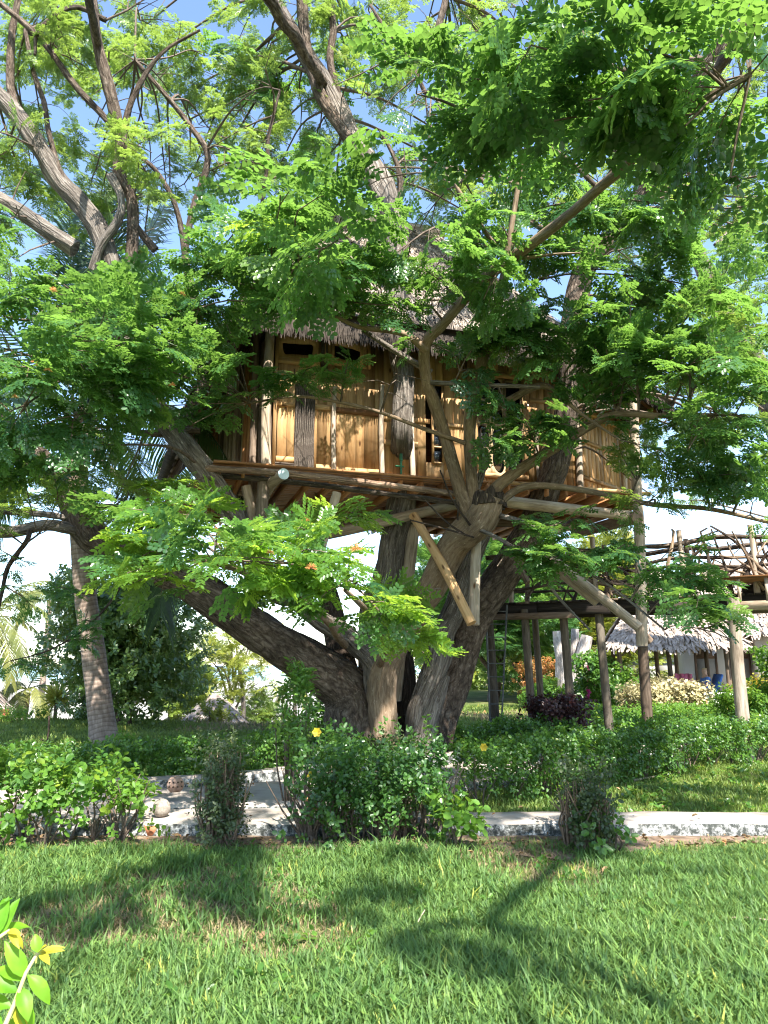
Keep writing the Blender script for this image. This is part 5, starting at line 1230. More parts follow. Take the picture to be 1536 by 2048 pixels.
# twig tangle rising above the right shrub, young plants at the shrub feet
hedge('young_shrub', 'small upright young shrub with narrow leaves left of the trunk foot', 'shrub', [(-1.08, 8.6), (-.86, 8.6)], .3, .5, 1.25, 90, HEDGE, SPRIG_NARROW, 5, .95, 0, 14, loose=.05)
hedge('seedling', 'bright big-leaved seedling at the foot of the middle shrub', 'plant', [(.45, 7.0), (.75, 7.05)], .3, .05, .26, 22, HEDGE_BRIGHT, SPRIG_BIG, 4, .85, 0, 15, loose=.04)
hedge('seedling', 'green seedling at the foot of the twiggy shrub', 'plant', [(1.75, 6.85), (2.0, 6.9)], .25, .05, .24, 26, HEDGE, SPRIG_BIG, 3, .7, 0, 16, loose=.04)
hedge('croton_bush', 'dark purple leaved bush behind the walkway posts', 'bush', [(2.85, 14.3), (3.6, 14.4)], .8, .1, .80, 480, mat_leaf('purple_leaf', (.02, .010, .012), (.07, .028, .03), (.12, .04, .03), .2, .4), SPRIG, 14, 1.1, 0, 17, loose=.06)
hedge('variegated_bush', 'round cream and green variegated bush before the white terrace wall', 'bush', [(6.6, 20.2), (8.4, 20.6)], 1.3, .1, .85, 650, mat_leaf('cream_leaf', (.20, .17, .08), (.48, .42, .24), (.5, .45, .2), .25, .5, 1.2), SPRIG, 10, 1.5, 0, 18, loose=.06)
hedge('croton_bush', 'yellow topped croton bush right of the terrace wall', 'bush', [(8.5, 17.4), (9.3, 17.7)], 1.0, .1, 1.0, 600, mat_leaf('yellow_leaf', (.05, .10, .02), (.38, .32, .03), (.5, .45, .05), .25, .4, 1.2), SPRIG, 10, 1.3, 0, 19, loose=.06)
hedge('round_bush', 'dark glossy round bush at the right edge behind the leaning post', 'bush', [(8.4, 15.6), (10.2, 16.2)], 1.6, .1, 1.75, 1100, HEDGE, SPRIG, 10, 1.3, 0, 20, loose=.08)
hedge('round_bush', 'pale green bush with fine leaves beside the croton', 'bush', [(7.6, 16.6), (8.3, 16.8)], .9, .05, .85, 520, HEDGE_BRIGHT, SPRIG_NARROW, 6, 1.0, 0, 21, loose=.06)
hedge('border_hedge', 'low yellow green hedge on the beach edge at the far left', 'hedge', [(-12.8, 22.0), (-9.6, 21.6)], 1.0, .02, .25, 420, HEDGE_BRIGHT, SPRIG, 5, .8, 0, 22)
hedge('flower_bush', 'magenta flowering bush on the far lawn between the walkway posts', 'bush', [(8.1, 30.5), (8.8, 30.5)], 1.1, .2, 1.65, 420, mat_leaf('magenta_petal', (.45, .02, .22), (.75, .06, .42), (.9, .1, .5), .35, .6), SPRIG, 5, 1.2, 0, 23)
hedge('flower_border', 'orange and green flower border by the white stumps', 'flower bed', [(5.6, 31), (8.8, 32)], 1.0, .2, 1.5, 520, mat_leaf('orange_leaf', (.14, .16, .03), (.45, .20, .06), (.6, .3, .1), .3, .6, 1.3), SPRIG, 5, 1.4, 0, 24)

# near shoot with yellow-green leaves, bottom left, beside the camera
spr = thing('young_shrub', (-.95, 1.5, 0), 'bright yellow green leafy shoot at the bottom left corner close to the camera', 'shrub')
YG = mat_leaf('yellow_green_leaf', (.08, .24, .02), (.20, .40, .03), (.46, .72, .05), .42, .45, .7, .25); YT = mat_leaf('yellow_tip_leaf', (.45, .42, .03), (.62, .55, .06), (.7, .6, .08), .4, .4, .7)
STEMG = mat_noise('green_stem', [(.3, (.30, .30, .12)), (.7, (.45, .38, .22))], 20, .6)
st1 = [P(-20, 2120, 1.42), P(28, 2010, 1.45), P(52, 1945, 1.46), P(76, 1905, 1.47)]
pole('stem', spr, [(-.95, 1.42, 0), st1[0] * .6 + np.array([-.95, 1.42, 0]) * .4] + st1, .006, STEMG, 7, 0, .05, .5)
pole('stem', spr, [(-1.0, 1.4, 0), P(-60, 1950, 1.42), P(-10, 1880, 1.45), P(20, 1860, 1.46)], .006, STEMG, 7, 0, .05, .5)
def curved_leaf(name, base_, d, up_, L, w, mat, curl=.5):
    d = np.array(d, float); d /= np.linalg.norm(d); s_ = np.cross(up_, d); s_ /= np.linalg.norm(s_); n_ = np.cross(d, s_); V = []; q = []
    prof = [(0, .06), (.12, .45), (.3, .9), (.5, 1), (.7, .8), (.87, .42), (1, .03)]
    for t_, wv_ in prof:
        a = t_ * curl; c = base_ + d * L * math.sin(a) / max(curl, .01) - n_ * L * (1 - math.cos(a)) / max(curl, .01)
        for k in (-1, -.5, 0, .5, 1): V.append(c + s_ * w * .5 * wv_ * k + n_ * abs(k) * w * wv_ * .16)
    for j in range(len(prof) - 1):
        for k in range(4): q.append((j * 5 + k, j * 5 + k + 1, j * 5 + k + 6, j * 5 + k + 5))
    return MB().add(V, q).obj(name, mat, spr, None, True)
for (px, py, tx, ty, L, w, c, mt_) in [(55, 1950, 130, 2010, .07, .026, 1.2, YG), (50, 1955, 20, 1890, .075, .03, .8, YG), (40, 1975, 60, 2030, .06, .028, .9, YG), (36, 1985, -10, 1960, .08, .03, .8, YG), (30, 2005, 75, 2045, .07, .028, 1, YG), (24, 2015, -20, 2000, .07, .03, .7, YG), (76, 1905, 70, 1870, .032, .02, .6, YG), (78, 1905, 112, 1892, .045, .012, .5, YT), (80, 1906, 124, 1895, .045, .012, .4, YT), (80, 1908, 110, 1922, .04, .014, .7, YT), (78, 1904, 95, 1878, .035, .011, .3, YT), (15, 2040, 50, 2070, .08, .03, 1, YG), (5, 2050, -30, 2020, .08, .03, .6, YG), (20, 1862, 42, 1880, .045, .012, .8, YT), (18, 1862, 44, 1900, .045, .012, .5, YT), (14, 1862, 40, 1862, .04, .012, .4, YT), (-10, 1880, 34, 1840, .08, .028, 1.3, YG), (-14, 1878, 10, 1800, .07, .03, .4, YG), (0, 1810, 30, 1786, .04, .014, .4, YG), (-20, 1900, 10, 1830, .09, .035, .5, YG), (46, 1962, 5, 1930, .06, .026, .7, YG), (30, 2000, 46, 2048, .06, .022, .6, YT)]:
    a = P(px, py, 1.46); b_ = P(tx, ty, 1.46 + R.uniform(-.05, .05)); curved_leaf('leaf', a, b_ - a, np.array([R.uniform(-.3, .3), -.55, .8]), L, w, mt_, c)

# ================================================================== SMALL GARDEN OBJECTS
def pot(px, py, z0, w, name, label, cat, prof, mat, ribs=0, amp=0, holes=0, group=None):
    c = G(px, py, z0); k = depth(px, py, c[1]) * w / F
    t_ = thing(name, c, label, cat, group)
    lathe(MB(), c, [(a * k, b_ * k) for a, b_ in prof], 24, ribs, amp).obj('shell', mat, t_, None, True)
    if holes:
        hb = MB(); rs = np.random.default_rng(3)
        for a in np.linspace(-2.6, -.5, 5):
            for zf in (.35, .6):
                d = np.array([math.cos(a), math.sin(a), 0]); e = c + d * k * .49 + ZV * zf * k; hb.tube([e - d * .01, e + d * .006], .045 * k, 7)
        hb.obj('hole', THATCH_OLD_SHADED, t_)  # dark discs on the shell; the holes' shade is given by colour
    return t_
BALL = [(.001, 0), (.3, .02), (.46, .2), (.5, .42), (.44, .66), (.3, .82), (.12, .9), (.001, .91)]
EGG = [(.001, 0), (.34, .01), (.46, .25), (.48, .55), (.4, .85), (.24, 1.05), (.08, 1.12), (.001, 1.12)]
pot(350, 1584, .25, 34, 'clay_lantern', 'round brown clay lantern with holes under the left hedge', 'lantern', BALL, CLAY, 8, .03, 4, 'clay balls along the path')
pot(587, 1552, .25, 26, 'clay_lantern', 'ribbed egg shaped clay lantern on the white kerb left of the middle shrub', 'lantern', EGG, CLAY, 14, .05, 0, 'clay balls along the path')
pot(322, 1632, .15, 36, 'clay_lantern', 'pale speckled clay ball on the path beside the bright left hedge', 'lantern', BALL, mat_noise('pale_clay', [(.3, (.16, .135, .11)), (.7, (.34, .30, .26))], 40, .9), 8, .03, 0, 'clay balls along the path')
pot(465, 1560, .11, 22, 'clay_lantern', 'pinkish clay ball half hidden behind the sparse brownish shrub', 'lantern', BALL, mat_noise('pink_clay', [(.3, (.38, .27, .23)), (.7, (.52, .40, .36))], 20, .9), 8, .03, 0, 'clay balls along the path')
TERRA = mat_noise('terracotta', [(.3, (.28, .11, .055)), (.7, (.46, .20, .10))], 14, .85)
pot(626, 1624, .11, 36, 'terracotta_pot', 'broken terracotta pot on the path at the left foot of the middle shrub', 'pot', [(.001, 0), (.3, 0), (.42, .4), (.5, .72), (.46, .74), (.36, .4), (.2, .1), (.001, .08)], TERRA)
pot(303, 1672, .0, 34, 'terracotta_pot', 'small terracotta pot tipped in the soil by the left hedge end', 'pot', [(.001, 0), (.3, 0), (.42, .35), (.48, .62), (.44, .64), (.34, .35), (.2, .1), (.001, .08)], TERRA)
for px, py, lab in ((634, 1464, 'single yellow hibiscus bloom on the young shrub left of the trunk'), (624, 1551, 'yellow bloom hanging low at the left of the middle shrub'), (967, 1494, 'orange yellow bloom on the shrub right of the trunks')):
    c = P(px, py, 7.05 if px < 700 else 8.3); fl = MB(); rs = np.random.default_rng(px)
    v = []; q = []
    for k in range(6):
        a = k / 6 * 6.28; leaflet(v, q, c, np.array([math.cos(a), -.6, math.sin(a)]), np.array([0, -1.0, .2]), .05, .035, .1, -.1)
    fl.add(v, q); o_ = fl.obj('yellow_flower', mat_leaf('yellow_petal%d' % px if False else 'yellow_petal', (.6, .42, .02), (.8, .6, .05), (.9, .7, .1), .35, .6), None)
    o_['label'] = lab; o_['category'] = 'flower'
# orange powder-puff blossoms of the big tree: parts of the tree
ORG = mat_leaf('orange_stamen', (.55, .22, .07), (.75, .36, .14), (.8, .4, .15), .3, .7)
puff = MB(); rs = np.random.default_rng(8); v = []; q = []
for k in range(70):
    d = rs.normal(0, 1, 3); d[2] = abs(d[2]) * .9 - .2; d /= np.linalg.norm(d); strip(v, q, d * .008, d * .055 - ZV * .01, .004, rs.normal(0, 1, 3))
puff.add(v, q); pm = puff.mesh('blossom', ORG)
for px, py, Y, s_ in ((712, 1098, 6.6, 1.3), (816, 1214, 7.6, 1.0), (612, 1040, 8, .9), (622, 1135, 6.4, 1.0), (440, 1066, 7.4, 1.0), (432, 1060, 7.5, .8), (105, 580, 7.9, 1.0), (365, 588, 8.2, .9), (30, 632, 8, .9), (345, 770, 7.9, .8), (96, 740, 7.4, .9), (30, 794, 7.6, .8), (70, 725, 7.5, .8), (390, 1126, 6.8, .7), (540, 1105, 6.6, .7)):
    o_ = bpy.data.objects.new('blossom', pm); COL.objects.link(o_); o_.parent = bigtree; o_.location = Vector(P(px, py, Y)) - bigtree.location; o_.scale = (s_,) * 3; o_.rotation_euler = (R.uniform(-.4, .4), R.uniform(-.4, .4), R.uniform(0, 6))
# grey sticks on the grass and a stone
def stick(label, pts, r, mat=POLE_PALE):
    o_ = pole('fallen_stick', None, pts, r, mat, 7, .08, .12, .5); o_['label'] = label; o_['category'] = 'stick'
stick('long pale stick lying along the foot of the right hedge', [(*G(1262, 1567)[:2], .03), (*G(1340, 1553)[:2], .04), (*G(1420, 1540)[:2], .05), (*G(1470, 1534)[:2], .04)], .018)
stick('thin dry stick on the lawn at the right edge', [(*G(1440, 1853)[:2], .05), (*G(1500, 1856)[:2], .06), (*G(1560, 1860)[:2], .05)], .007)
stick('short curved dry twig on the lawn left of centre', [(*G(835, 1855)[:2], .03), (*G(850, 1840)[:2], .06)], .005)
def stone(px, py, w, label):
    c = G(px, py); k = depth(px, py, c[1]) * w / F; bm = MB(); V = []; rs = np.random.default_rng(px)
    lathe(bm, c - ZV * k * .1, [(.001, 0), (.45 * k, .02 * k), (.5 * k, .25 * k), (.35 * k, .5 * k), (.001, .58 * k)], 9); bm.v[0] = bm.v[0] + rs.normal(0, .05 * k, bm.v[0].shape)
    props(bm.obj('stone', CONC, None), label, 'stone')
stone(660, 1692, 17, 'small pale stone on the soil below the middle shrub'); stone(1122, 1460 + 170, 10, 'tiny pale stone by the twiggy shrub at the path'); stone(1216, 1474, 26, 'whitish stone at the foot of a walkway post behind the hedge')

# ================================================================== PALMS
FROND = mat_leaf('palm_frond', (.015, .045, .02), (.05, .10, .04), (.14, .26, .05), .2, .38)
FROND_Y = mat_leaf('yellow_frond', (.055, .095, .028), (.165, .175, .045), (.24, .28, .06), .3, .5, 1.2)
m, t, b, o = newmat('palm_bark')
cu_ = coords(t, 'uv', (1, 1, 1)); sx = t.nodes.new('ShaderNodeSeparateXYZ'); t.links.new(cu_, sx.inputs[0])
n = noise(t, coords(t, 'uv', (6, 1.2, 1)), 3, 6, .65); wv_ = t.nodes.new('ShaderNodeTexWave'); wv_.bands_direction = 'Y'; wv_.inputs['Scale'].default_value = 3.4; wv_.inputs['Distortion'].default_value = 4.5; wv_.inputs['Detail'].default_value = 3; wv_.inputs['Detail Scale'].default_value = .8
t.links.new(cu_, wv_.inputs['Vector']); r = ramp(t, [(.25, (.13, .09, .07)), (.55, (.27, .205, .165)), (.8, (.42, .34, .285))]); t.links.new(n.outputs[0], r.inputs[0])
r2 = ramp(t, [(.0, (.62, .58, .55)), (.3, (1, 1, 1))]); t.links.new(wv_.outputs['Fac'], r2.inputs[0]); cc = mixc(t, .8, r.outputs[0], r2.outputs[0], 'MULTIPLY'); t.links.new(cc, b.inputs['Base Color']); b.inputs['Roughness'].default_value = .9
bump(t, b, wv_.outputs['Fac'], .35, .02); BARK_PALM = m
def frond(root, base_, dir_, L, droop, mat, nl=46, ll=.75, w=.046, name='frond', seed=0):
    rs = np.random.default_rng(seed); d = np.array(dir_, float); d /= np.linalg.norm(d); pts = []; p = np.array(base_, float); n = 16
    for i in range(n + 1): pts.append(p.copy()); p = p + d * L / n; d = d - ZV * droop / n * (1 + i / n * 1.2); d /= np.linalg.norm(d)
    pts = np.array(pts); mb = MB().tube(pts, np.linspace(.028, .006, n + 1), 5, False); v = []; q = []
    for k in range(nl):
        f = .12 + .88 * (k + .5) / nl; i = min(n - 1, int(f * n)); c = pts[i] * (1 - (f * n - i)) + pts[i + 1] * (f * n - i); dd = pts[i + 1] - pts[i]; dd /= np.linalg.norm(dd)
        s_ = np.cross(dd, ZV); s_ /= np.linalg.norm(s_) + 1e-9; l = ll * (math.sin(min(1, f * 1.15) * 2.6) * .7 + .35) * rs.uniform(.9, 1.1)
        for sg in (-1, 1):
            ld = s_ * sg * .85 + dd * (.55 + .5 * f) - ZV * rs.uniform(.15, .5); ld /= np.linalg.norm(ld); e1 = c + ld * l * .55; e2 = e1 + (ld - ZV * rs.uniform(.3, .8)) * l * .42
            nn = np.cross(ld, dd); wv2 = np.cross(ld, nn); wv2 /= np.linalg.norm(wv2) + 1e-9; kk = len(v)
            v += [c - wv2 * w * .3, c + wv2 * w * .3, e1 + wv2 * w * .5, e1 - wv2 * w * .5, e2 + wv2 * w * .06, e2 - wv2 * w * .06]; q += [(kk, kk + 1, kk + 2, kk + 3), (kk + 3, kk + 2, kk + 4, kk + 5)]
    mb.add(v, q); return mb.obj(name, mat, root)
def palm(label, trunk, r0, r1, crown_dirs, L, mat, group='coconut palms', ll=.75, boots=True, nl=46):
    root = thing('coconut_palm', (trunk[0][0], trunk[0][1], trunk[0][2]), label, 'palm tree', group)
    tr = np.array(trunk, float); rad = np.linspace(r0, r1, len(tr)); rad[0] *= 1.25
    MB().tube(tr, rad, 18, True, .025, 3, .12).obj('trunk', BARK_PALM, root, None, True)
    c = tr[-1]
    if boots:
        bm = MB(); rs = np.random.default_rng(2)
        for k in range(16):
            a = k * 2.4; z = -.45 + k * .035; d = np.array([math.cos(a), math.sin(a), 0]); bm.tube([c + d * r1 * .8 + ZV * z, c + d * (r1 + .08) + ZV * (z + .2), c + d * (r1 + .2) + ZV * (z + .42)], [.05, .045, .02], 5)
        bm.obj('leaf_bases', POLE_DARK, root, None, True)
    for i, (az, el, dr) in enumerate(crown_dirs):
        a = math.radians(az); e = math.radians(el); frond(root, c + ZV * .1, (math.cos(a) * math.cos(e), math.sin(a) * math.cos(e), math.sin(e)), L * R.uniform(.85, 1.1), dr, mat, nl, ll, seed=i)
    return root
pb = G(212, 1508)
palm('tall coconut palm with a smooth grey brown trunk at the left of the lawn', [pb - ZV * .1, P(202, 1430, 14.35), P(186, 1300, 14.3), P(170, 1180, 14.2), P(160, 1050, 14.1), P(157, 900, 14.0), P(160, 850, 14.0)], .245, .16,
     [(100, 84, .35), (60, 78, .5), (130, 74, .5), (10, 80, .6), (180, 68, .6), (80, 66, .7), (120, 80, .4), (160, 82, .3), (30, 70, .8), (60, 86, .3), (20, 50, 1.4), (-10, 38, 1.7), (170, 45, 1.5), (195, 30, 1.8), (230, 50, 1.5), (300, 55, 1.5), (340, 20, 2.0), (150, 15, 2.1), (260, 20, 2.2), (80, 40, 1.6), (210, 0, 2.2), (330, -15, 2.0), (45, 60, 1.1)], 5.8, FROND, ll=1.0, nl=84)
def bz(px, py, Y): p_ = P(px, py, Y); return p_
def ground_at(px, Y): x = ray(px, 1400)[0] / ray(px, 1400)[1] * Y; return np.array([x, Y, float(hgt(x, Y))])
gp = ground_at(76, 33); palm('thin pale palm with yellow fronds on the beach left of the round dark tree', [gp, gp + np.array([.1, 0, 2.5]), P(92, 1300, 33), P(100, 1200, 33)], .16, .11, [(20, 40, 1.6), (80, 60, 1.2), (150, 40, 1.6), (200, 30, 2), (260, 30, 2), (320, 30, 1.8), (0, 0, 2.2), (180, 0, 2.2)], 3.0, FROND_Y, ll=.6, boots=False)
gp = ground_at(42, 30); palm('short palm with drooping fronds at the far left beach edge', [gp, gp + np.array([.15, 0, 1.5]), P(54, 1385, 30)], .17, .14, [(20, 30, 2), (70, 60, 1.4), (150, 40, 1.9), (190, 20, 2.2), (240, 30, 2.2), (320, 25, 2.2), (0, -10, 2.0), (170, -10, 2.2), (280, 0, 2)], 2.3, FROND_Y, ll=.55, boots=False)
gp = ground_at(-25, 28); palm('leaning palm partly cut off by the left edge with bright yellow fronds', [gp, gp + np.array([.1, 0, 3]), P(-20, 1240, 28)], .17, .12, [(0, 40, 1.5), (20, 10, 1.6), (-20, 0, 1.8), (60, 50, 1.3), (330, -20, 1.6), (300, 30, 1.8), (180, 30, 1.8), (10, 60, 1.2)], 3.3, FROND_Y, ll=.7, boots=False)
gp = ground_at(588, 42); palm('small yellow palm on the beach seen under the left bough', [gp, gp + np.array([.1, 0, 1.6]), P(590, 1385, 42)], .10, .08, [(0, 40, 2), (60, 60, 1.5), (150, 30, 2), (200, 30, 2.2), (300, 30, 2), (350, 0, 2)], 2.0, FROND_Y, ll=.5, boots=False, nl=30)
# spiky yellow plant on the lawn edge
ag = thing('spiky_plant', ground_at(113, 22.5), 'yellow spiky round plant at the edge of the lawn by the beach', 'plant'); mbx = []
AGM = mat_leaf('spiky_leaf', (.25, .28, .04), (.55, .48, .08), (.6, .6, .1), .25, .5, 1.2); v = []; q = []; rs = np.random.default_rng(5); c = np.array(ag.location) + ZV * .62
for k in range(150):
    d = rs.normal(0, 1, 3); d[2] = d[2] * .8 + .25; d /= np.linalg.norm(d); leaflet(v, q, c, d, rs.normal(0, 1, 3), rs.uniform(.45, .6), .05, .02, -.12)
MB().add(v, q).obj('leaves', AGM, ag, 'stuff'); pole('stem', ag, [np.array(ag.location), c], .06, POLE_DARK, 8)

# ================================================================== BACKGROUND TREES
def far_tree(name, label, px, Y, h, w, mat, n=900, protos=SPRIG_FAR, trunk_h=.25, tr=.14, size=1.0, seed=1, limbs=5, bark=BARK, group=None, flat=1.0, lobes=9, base_z=None, cat='tree', dense=.85):
    rs = np.random.default_rng(seed); g = ground_at(px, Y) if base_z is None else np.array([*ground_at(px, Y)[:2], base_z])
    root = thing(name, g, label, cat, group); tw = MB()
    top = g + ZV * h * .8 + np.array([rs.normal(0, .1), 0, 0]); 
    MB().tube([g - ZV * .1, g * .55 + top * .45 + rs.normal(0, .06 * h, 3) * np.array([1, 1, 0]), top], [tr, tr * .7, tr * .25], 12, True, .06, seed, .25).obj('trunk', bark, root, None, True)
    cs = []
    for k in range(lobes):
        a = k * 2.4 + rs.uniform(-.4, .4); rr = w * .5 * rs.uniform(.25, .72); f = (k + .5) / lobes
        cs.append((g + np.array([rr * math.cos(a), rr * math.sin(a) * .9, h * (trunk_h + (1 - trunk_h) * (.12 + .76 * f))]), w * rs.uniform(.22, .34) * (1 - .35 * f)))
    pts = []; out = []
    for i in range(n):
        c, r_ = cs[i % lobes]; d = rs.normal(0, 1, 3); d /= np.linalg.norm(d); rad = r_ * rs.uniform(.2, 1) ** (.33 if rs.uniform() < dense else 1)
        pts.append(c + d * rad * np.array([1, 1, .72 * flat])); out.append(d + np.array([0, 0, .35]) + rs.normal(0, .4, 3))
    for k in range(lobes):
        c, r_ = cs[k]; s0 = g + (top - g) * rs.uniform(trunk_h * .8, .7); tw.tube(*smooth([s0, s0 * .5 + c * .5 + ZV * .1 * h * rs.uniform(0, 1), c], [tr * .4, tr * .22, .01], .3), 6, False)
    tw.obj('branches', bark, root, 'stuff', True)
    pts = np.array(pts); out = np.array(out); m_ = len(pts); pts[:, 2] = np.maximum(pts[:, 2], hgt(pts[:, 0], pts[:, 1]) + .1)
    scatter('crown', root, protos, mat, pts, frames(out, np.tile([0, 0, 1.0], (m_, 1)) + rs.normal(0, .3, (m_, 3))), size * rs.uniform(.7, 1.2, m_))
    return root
DKT = mat_leaf('dark_glossy_leaf', (.03, .08, .03), (.14, .235, .07), (.36, .5, .1), .3, .3, 1, .7)
YGT = mat_leaf('yellow_tree_leaf', (.09, .14, .025), (.26, .30, .05), (.5, .55, .08), .38, .5, 1)
LGT = mat_leaf('light_tree_leaf', (.06, .12, .025), (.18, .26, .05), (.4, .52, .08), .38, .5, 1)
far_tree('round_tree', 'dark round glossy leaved tree behind the palm trunk', 245, 20.5, 3.9, 4.4, DKT, 2300, SPRIG_FAR, .16, .17, .85, 3, lobes=13, dense=.7)
far_tree('small_tree', 'small dark forked tree beside the round tree on the lawn edge', 262, 20.2, 1.5, 1.2, LGT, 160, SPRIG_FAR, .5, .06, .7, 4, lobes=4, bark=BARK_DARK)
far_tree('beach_tree', 'feathery light green tree left of the thatched beach hut', 358, 27, 3.2, 2.8, LGT, 420, SPRAY_FAR, .2, .1, .8, 5, lobes=7)
far_tree('beach_tree', 'yellowing tree with grey trunk above the thatched beach hut', 462, 29, 5.6, 5.0, YGT, 210, SPRAY_FAR, .45, .13, .85, 6, lobes=9, bark=BARK_PALE, flat=.5)
far_tree('beach_tree', 'bushy green tree behind the thatched beach hut', 525, 31, 3.4, 3.2, LGT, 360, SPRAY_FAR, .1, .12, .85, 7, lobes=8)
far_tree('beach_tree', 'thin bare stemmed tree with few yellow leaves beyond the lawn', 405, 28, 4.2, 3.6, YGT, 90, SPRAY_FAR, .4, .08, .8, 8, lobes=7, bark=BARK_PALE, flat=.5)
far_tree('low_bush', 'low yellow bush in front of the thatched beach hut', 425, 22.6, .55, 1.1, YGT, 50, SPRIG_FAR, .05, .05, .7, 9, lobes=4, cat='bush')
far_tree('low_bush', 'dark low bush at the foot of the round tree', 175, 22, .95, 1.5, DKT, 220, SPRIG_FAR, .05, .05, .6, 10, lobes=4, cat='bush')
far_tree('low_bush', 'green bush just left of the trunk foot on the lawn edge', 655, 20, .75, 1.4, HEDGE_BRIGHT, 150, SPRIG, .05, .04, 1.4, 11, lobes=4, cat='bush')
far_tree('shade_tree', 'large dark green tree behind the ladder', 985, 34, 7.5, 8, LEAF, 1900, SPRAY_FAR, .25, .3, 1.3, 12, lobes=12)
far_tree('garden_tree', 'light green tree behind the white stumps', 1075, 40, 7.2, 8, LGT, 1600, SPRIG_FAR, .12, .25, 1.4, 13, lobes=12)
far_tree('garden_tree', 'sunny yellow green tree left of the thatched pavilion', 1180, 36, 7.8, 6.5, YGT, 1500, SPRAY_FAR, .1, .2, 1.2, 14, lobes=11)
far_tree('garden_tree', 'tall pale tree rising behind the pavilion roof', 1245, 46, 8, 8, LGT, 1400, SPRIG_FAR, .1, .25, 1.5, 15, lobes=11)
far_tree('garden_tree', 'low light green trees closing the far lawn behind the trunk', 935, 52, 5, 9, LGT, 1300, SPRIG_FAR, .04, .2, 1.5, 16, lobes=11)
far_tree('garden_bush', 'green bush by the walkway post under the pavilion', 1225, 25, 1.8, 2.6, HEDGE, 500, SPRIG_FAR, .05, .08, .8, 17, lobes=5, cat='bush')
far_tree('garden_bush', 'bright lime bush on the far lawn below the white stumps', 1095, 27, .85, 2.2, HEDGE_BRIGHT, 330, SPRIG_FAR, .05, .05, .6, 18, lobes=4, cat='bush')
# the second spreading tree behind on the right
bt = thing('rain_tree', (11.5, 21, 0), 'second spreading tree behind the bungalow side, its grey limb crossing the right edge', 'tree')
B2 = Tree(bt, LEAF_FAR, BARK_PALE)
B2.limb([(11.5, 21, -.1, .5), (11.4, 20.6, 4, .42), (11.2, 20, 7.2, .36), (10.3, 19, 9.3, .30), (9.2, 18.5, 11.2, .25), (8.2, 18.3, 13.5, .18)], 'trunk', world=True)
B2.limb([(1500, 445, 19, 44), (1420, 470, 18.5, 14), (1340, 500, 18, 9), (1230, 520, 17.6, 5)], 'limb')
B2.limb([(1478, 400, 18.9, 22), (1468, 450, 18.7, 16), (1430, 490, 18.4, 10)], 'limb')
for (px, py, Y, rx, ry, rd, n) in [(1420, 520, 18, 80, 40, 1.2, 6), (1500, 560, 18, 80, 50, 1.2, 6), (1340, 520, 17.5, 70, 40, 1.2, 4), (1520, 360, 18.5, 60, 60, 1.2, 5), (1440, 330, 18.5, 80, 40, 1.2, 4), (1360, 430, 18, 60, 40, 1.2, 3), (1510, 780, 17, 60, 60, 1, 5), (1460, 930, 16.5, 60, 60, 1, 5), (1340, 830, 16.5, 50, 50, 1, 4), (1330, 940, 16.5, 40, 40, 1, 3), (1400, 1000, 16, 60, 40, 1, 3), (1500, 250, 18.6, 70, 60, 1.2, 5), (1300, 640, 17, 60, 50, 1, 4)]:
    B2.clump(px, py, Y, rx, ry, rd, n, size=.9)
B2.finish(SPRAY_FAR, cull=.0)
# three whitewashed lopped trunks
WHITEW = mat_bark('whitewashed_bark', (.34, .30, .27), (.58, .53, .49), (.76, .71, .67), 10, 2)
lt = thing('lopped_tree', ground_at(1140, 28), 'cluster of three whitewashed lopped trunks beyond the walkway', 'tree')
for sp in ([(1134, 1430, 28, 40), (1128, 1340, 28, 32), (1118, 1262, 28, 26)], [(1146, 1430, 28.2, 30), (1148, 1330, 28.2, 18), (1150, 1258, 28.2, 15)], [(1152, 1430, 27.8, 36), (1160, 1340, 27.8, 28), (1174, 1272, 27.8, 24)]):
    pts, rad = pxpath(sp); MB().tube(pts, rad, 14, True, .08, 3, .2).obj('trunk', WHITEW, lt, None, True)
# sapling stick on the left lawn
sp_ = thing('sapling', ground_at(101, 15.5), 'thin bare sapling stub standing on the left lawn', 'sapling'); gq = np.array(sp_.location); pole('stem', sp_, [gq, gq + np.array([.02, 0, .25]), gq + np.array([0, 0, .55])], .02, BARK_DARK, 7); pole('side_twig', sp_, [gq + ZV * .05, gq + np.array([-.12, 0, .1])], .015, BARK_DARK, 6)

